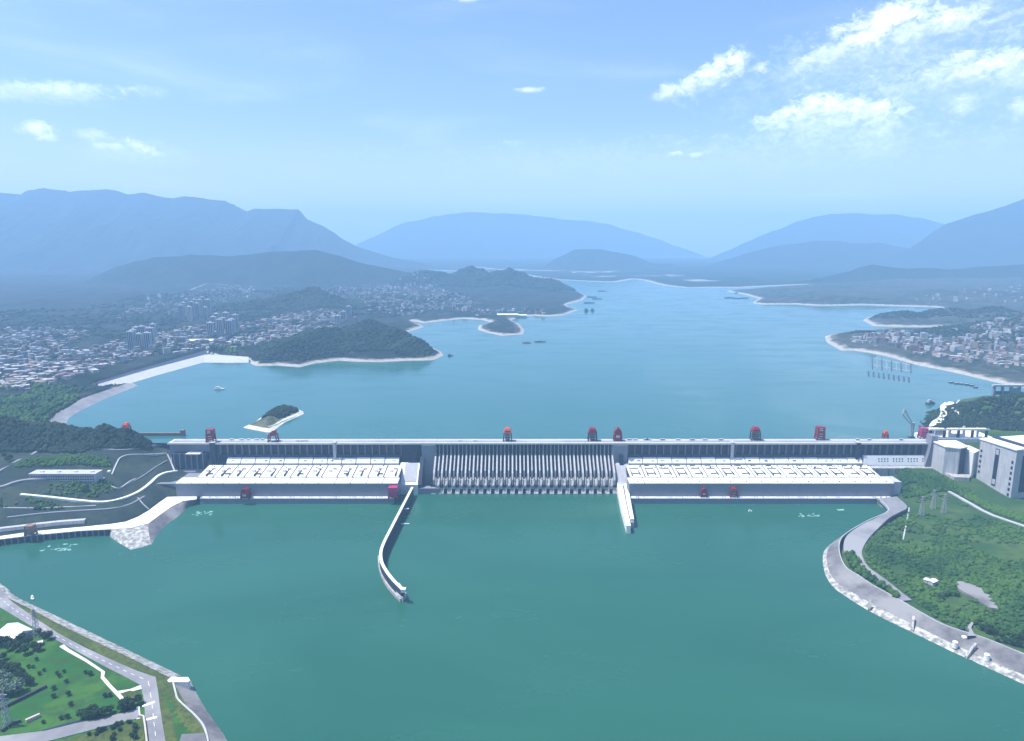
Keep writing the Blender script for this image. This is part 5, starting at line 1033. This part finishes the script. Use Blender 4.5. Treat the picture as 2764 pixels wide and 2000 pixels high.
for kind, (H_, Rr, mm) in {'bush': (5.5, 3.4, 'tl'), 'tree': (11, 5.6, 'tl'), 'silver': (13, 7, 'tls'), 'bright': (9, 5, 'tlg')}.items():
    TM[kind] = []
    for v in range(3): tkm, cr = tree_meshes(100+v+len(kind)*7, H_, Rr); TM[kind].append((tkm, cr.mesh('crown', M[mm])))
def plant(kind, p, label, group, s=1.0):
    t = thing('tree' if kind != 'bush' else 'bush', p, label, 'tree' if kind != 'bush' else 'bush', group, random.random()*6); t.scale = (s,)*3
    for nm, me in zip(('trunk', 'crown'), random.choice(TM[kind])): o = bpy.data.objects.new(nm, me); COL.objects.link(o); o.parent = t
f7 = lambda x, y: at(x*.3086, 1540+y*.3086, 15.2)
for i, (x, y) in enumerate(sorted([(320, 785), (250, 850), (385, 880), (500, 905), (750, 900), (790, 915), (580, 980), (470, 1040), (600, 1090), (470, 1110), (620, 1180), (535, 1300), (590, 1290), (380, 1335), (920, 1105), (960, 1100), (290, 850), (520, 930), (560, 890), (345, 910)])): plant('bush', f7(x, y), ORD[i]+' dark round bush from the left on the open meadow', 'bushes on the meadow', .7+.5*random.random())
for i, (x, y) in enumerate(sorted([(780, 1440), (840, 1440), (865, 1412), (890, 1405), (915, 1396), (985, 1385), (1050, 1400), (1000, 1440), (1020, 1360), (1060, 1345), (1120, 1335), (1180, 1360), (1185, 1385), (1180, 1415), (1150, 1450), (1185, 1470), (1140, 1335), (985, 1480)])): plant('bush', f7(x, y), ORD[i]+' clipped bush from the left on the olive lawn at the bottom', 'bushes on the olive lawn', .7+.4*random.random())
for i, (x, y) in enumerate(sorted([(70, 700), (110, 670), (220, 730), (300, 690), (340, 700), (60, 640), (250, 650), (30, 780), (190, 620), (150, 700), (0, 660), (340, 560), (380, 590), (430, 600)])): plant('tree', f7(x, y), ORD[i]+' dark tree from the left among the pale sheds', 'trees among the sheds', .9+.5*random.random())
for i, (x, y) in enumerate(sorted([(30, 870), (80, 885), (140, 900), (230, 990), (270, 1000), (210, 960), (0, 850), (180, 930)])): plant('tree', f7(x, y), ORD[i]+' dark tree from the left in the left meadow clump', 'trees at the left meadow edge', 1+.4*random.random())
for i, (x, y) in enumerate(sorted([(1080, 1200), (1110, 1180), (1150, 1185), (1210, 1165), (1060, 1230), (1100, 1225), (1140, 1215)])): plant('tree', f7(x, y), ORD[i]+' dark tree from the left at the road bend', 'trees at the road bend', .8+.4*random.random())
for i, (x, y) in enumerate(sorted([(720, 1290), (755, 1270), (790, 1265), (820, 1255), (850, 1265), (880, 1270), (910, 1275), (830, 1290), (780, 1295), (965, 1245)])): plant('tree', f7(x, y), ORD[i]+' dark tree from the left in the row above the side road', 'trees above the side road', .8+.4*random.random())
for i, (x, y) in enumerate(sorted([(20, 960), (60, 990), (100, 1030), (40, 1050), (130, 1080), (80, 1090), (0, 1010), (20, 1110), (160, 1060)])): plant('silver', f7(x, y), ORD[i]+' silvery green tree from the left at the picture edge', 'silvery trees', .9+.4*random.random())
f6 = lambda x, y: onr(2100+x*.3352, 1350+y*.3352)
for i, (x, y) in enumerate(sorted([(1340, 775), (1370, 770), (1430, 770), (1310, 800)])): plant('bright', f6(x, y), ORD[i]+' light green tree from the left by the gravel clearing', 'light trees by the clearing', 1+.3*random.random())
for i, (x, y) in enumerate(sorted([(1590, 1010), (1640, 1050), (1690, 1080), (1740, 1090), (1800, 1110), (1850, 1090), (1900, 1120), (1940, 1180), (1700, 1030), (1620, 990), (1880, 1170), (1960, 1130), (1820, 1150), (1760, 1140)])): plant('bright' if random.random() < .4 else 'tree', f6(x, y), ORD[i]+' tree from the left along the lower edge of the right woods', 'trees edging the right bank woods', .8+.4*random.random())
for i, (x, y) in enumerate(sorted([(60, 520), (40, 560), (10, 470)])): plant('tree', onl(x*.3086+10, 1180+y*.12), ORD[i]+' tall tree from the left on the hill lane', 'trees on the hill lane', 1.2)
p = onl(230, 1330); plant('bright', p, 'light green tree on the terrace above the white curved road', None, 2.0)
house(2517, 1574, 22, 14, 9, 5, R(30), 'white', 'pale', 'larger white hut in the right bank woods'); house(2500, 1569, 22, 9, 6, 4, R(40), 'white', 'pale', 'smaller white hut in the right bank woods')
# ------------------------------------------------------------------ the town across the reservoir
TOWN = [([(230, 945), (420, 905), (620, 880), (760, 868), (900, 852), (965, 868), (870, 902), (780, 930), (640, 948), (440, 958), (330, 978)], 1700), ([(0, 965), (180, 932), (330, 985), (240, 1020), (120, 1048), (0, 1060), (-80, 1020)], 420), ([(-60, 900), (120, 890), (250, 905), (200, 930), (0, 950)], 260),
        ([(400, 812), (640, 775), (700, 790), (640, 832), (480, 850), (300, 862)], 560), ([(860, 792), (1150, 775), (1300, 822), (1250, 848), (1100, 856), (1000, 845)], 900), ([(1200, 842), (1420, 835), (1500, 842), (1380, 852), (1250, 855)], 60)]
TOWN_R = [([(2400, 905), (2540, 905), (2764, 880), (2764, 1000), (2640, 985), (2470, 955), (2330, 930), (2280, 915)], 520), ([(2400, 815), (2764, 780), (2764, 820), (2500, 826)], 50)]
M['tw1'] = simple('town_pale', (.42, .42, .42), (.30, .30, .31), .05, .9); M['tw2'] = simple('town_grey', (.22, .22, .24), (.16, .16, .18), .05, .9); M['tw3'] = simple('town_brown', (.24, .19, .16), (.18, .14, .12), .05, .9)
hm = ['tw1', 'tw2', 'tw3', 'boat', 'redroof']
near = []
def houses(L, hf, seed):
    out = []
    for i, (pl, n_) in enumerate(L):
        q = inside([tuple(p[:2]) for p in ats(pl, 116)], n_, [], seed+i); z = hf(q[:, 0], q[:, 1]); d_ = fbm(q[:, 0], q[:, 1], 160, 3)
        out += [(x, y, zz) for x, y, zz, dd in zip(q[:, 0], q[:, 1], z, d_) if dd > -.22 and zz > 108]
    return out
HL = houses(TOWN, h_left, 50); HR = houses(TOWN_R, h_right_up, 60)
def house_mb(mb, x, y, z, w, d, h, a, mi=0):
    c, s = math.cos(a), math.sin(a); P = [(x+u*c-v*s, y+u*s+v*c) for u, v in ((-w/2, -d/2), (w/2, -d/2), (w/2, d/2), (-w/2, d/2))]; mb.poly(P, z-4, z+h, mi)
def mini_meshes():
    out = []
    for i, (w, d, h) in enumerate([(16, 10, 7), (24, 12, 9), (14, 12, 12), (34, 14, 10), (20, 14, 16), (46, 22, 9)]):
        b1 = MB().box(-w/2, w/2, -d/2, d/2, -4, h)
        for j in range(int(h//3.2)): b1.box(-w/2+1, w/2-1, -d/2-.06, -d/2, 1+j*3.2, 2.5+j*3.2, 1)
        for wallm, wn in (('tw1', 'pale'), ('tan', 'tan'), ('tw2', 'grey')):
            for rm, rn in (('tw2', 'grey'), ('tw3', 'brown'), ('tw1', 'pale'), ('tw1', 'light'), ('redroof', 'red')):
                if (i+len(wn)+len(rn)) % 2: continue
                out.append((b1.mesh('wall', [M[wallm], M['glass']]), MB().box(-w/2-.6, w/2+.6, -d/2-.6, d/2+.6, h, h+.9).mesh('roof', M[rm]), ('small', 'low', 'stubby', 'long', 'taller', 'broad')[i]+' '+wn+' building with '+rn+' roof'))
    return out
MH = mini_meshes()
def town(H_, n_ind, lab, grp, lab2, seed, scl):
    r = random.Random(seed); H_ = sorted(H_, key=lambda q: q[1]); mb = MB()
    for i, (x, y, z) in enumerate(H_):
        if i < n_ind:
            wl, rf, w = r.choice(MH); t = thing('town_building', (x, y, z), w+' '+lab, 'building', grp, r.random()*3.14)
            for nm, me in (('wall', wl), ('roof', rf)): o = bpy.data.objects.new(nm, me); COL.objects.link(o); o.parent = t
            t.scale = (scl,)*3
        else:
            w = 10+r.random()*24; house_mb(mb, x, y, z, w, 8+r.random()*9, 5+r.random()**2*22, r.random()*3.14, r.choice((0, 0, 0, 1, 1, 2, 2, 4)))
    if mb.v: mb.build('town_buildings', [M[q] for q in hm], kind='stuff', label=lab2)
town(HL, 200, 'in the town near the left shore', 'town buildings on the left shore', 'mass of small pale buildings of the far town', 71, .95)
town(HR, 90, 'on the right shore peninsula', 'buildings on the right shore', 'mass of small pale buildings on the far right shore', 72, .9)
def towers(px0, px1, py, n_, h_px, seed, lab, grp):
    r = random.Random(seed)
    for i in range(n_):
        x = px0+(px1-px0)*(i+.5)/n_; y = py-(i % 3)*9+r.random()*4; p = at(x, y, 118); z = float(h_left(np.array([p.x]), np.array([p.y]))[0])
        w = 24+r.random()*10; h = h_px*(.8+.3*r.random()); t = thing('apartment_tower', (p.x, p.y, z), ORD[i]+' '+lab.replace('tower', 'tower from the left', 1), 'apartment tower', grp, r.random()*.5-.25); ORG[t.name] = Vector((0, 0, 0))
        MB().box(-w/2, w/2, -9, 9, -5, h).build('wall', M[('grey_wall', 'tan')[i % 2]], t); MB().box(-w/2-.8, w/2+.8, -9.8, 9.8, h, h+1.5).build('roof', M['pale'], t); MB().box(-4, 4, -4, 4, h+1.5, h+6).build('lift_house', M['wpaint'], t)
        for k in (-.3, 0, .3): b_ = MB(); b_.box(w*k-2.2, w*k+2.2, -9.3, -8.9, 3, h-3); b_.build('window_strip', M['glass'], t)
towers(352, 420, 936, 9, 82, 81, 'grey apartment tower in the cluster nearest the dike', 'apartment towers nearest the dike'); towers(488, 568, 866, 11, 105, 82, 'grey apartment tower in the farther town cluster', 'apartment towers in the farther cluster'); towers(566, 642, 908, 9, 92, 83, 'dark grey apartment tower in the cluster left of the wooded hill', 'apartment towers by the wooded hill'); towers(905, 950, 872, 3, 60, 84, 'pale apartment tower at the foot of the wooded hill', 'pale apartment towers by the hill foot')
# long pale sheds and roads in the valley
for i, (x, y, L, d, lab) in enumerate([(545, 918, 120, 50, 'big white shed roof in the town'), (640, 765, 110, 60, 'left white shed on the upland behind the town'), (665, 765, 90, 60, 'right white shed on the upland behind the town'), (1370, 848, 140, 60, 'long white shed by the far left shore'), (1405, 846, 80, 50, 'short white shed by the far left shore')]):
    p = at(x, y, 125); z = float(h_left(np.array([p.x]), np.array([p.y]))[0]); t = thing('shed', (p.x, p.y, z), lab, 'shed', None, .05); ORG[t.name] = Vector((0, 0, 0))
    MB().box(-L/2, L/2, -d/2, d/2, -8, 12).build('wall', M['grey_wall'], t); MB().prof(-L/2-1, L/2+1, [(-d/2-1, 12), (0, 17), (d/2+1, 12)]).build('roof', M['wpaint'], t)
for (pts, w, lab) in [([(0, 905), (60, 897), (130, 886), (190, 880)], 14, 'pale road across the valley at the left edge'), ([(0, 1025), (25, 1038), (60, 1046), (100, 1042)], 14, 'pale road bend in the lower left town'), ([(515, 785), (560, 777), (640, 776), (700, 768)], 22, 'pale curved road on the upland')]:
    P = spline(ats(pts, 125), 5); z = [float(h_left(np.array([p.x]), np.array([p.y]))[0])+3 for p in P]; wall_along('valley_road', P, w, z, 90, M['road'], kind='structure', label=lab)

# ------------------------------------------------------------------ haze
hb = MB(); hb.box(-15500, 15500, -400, 25500, -15.5, 1560)
m = bpy.data.materials.new('haze_air'); m.use_nodes = True; m.node_tree.nodes.clear(); n = NB(m.node_tree)
pv = n.n('ShaderNodeVolumePrincipled'); pv.inputs['Color'].default_value = (.40, .68, 1.0, 1); pv.inputs['Density'].default_value = 0.000086; pv.inputs['Anisotropy'].default_value = 0.0
n.l(pv.outputs[0], n.n('ShaderNodeOutputMaterial').inputs['Volume'])
hz = hb.build('haze', m, kind='stuff', label='thin blue haze over the reservoir and mountains')
hz.display_type = 'WIRE'
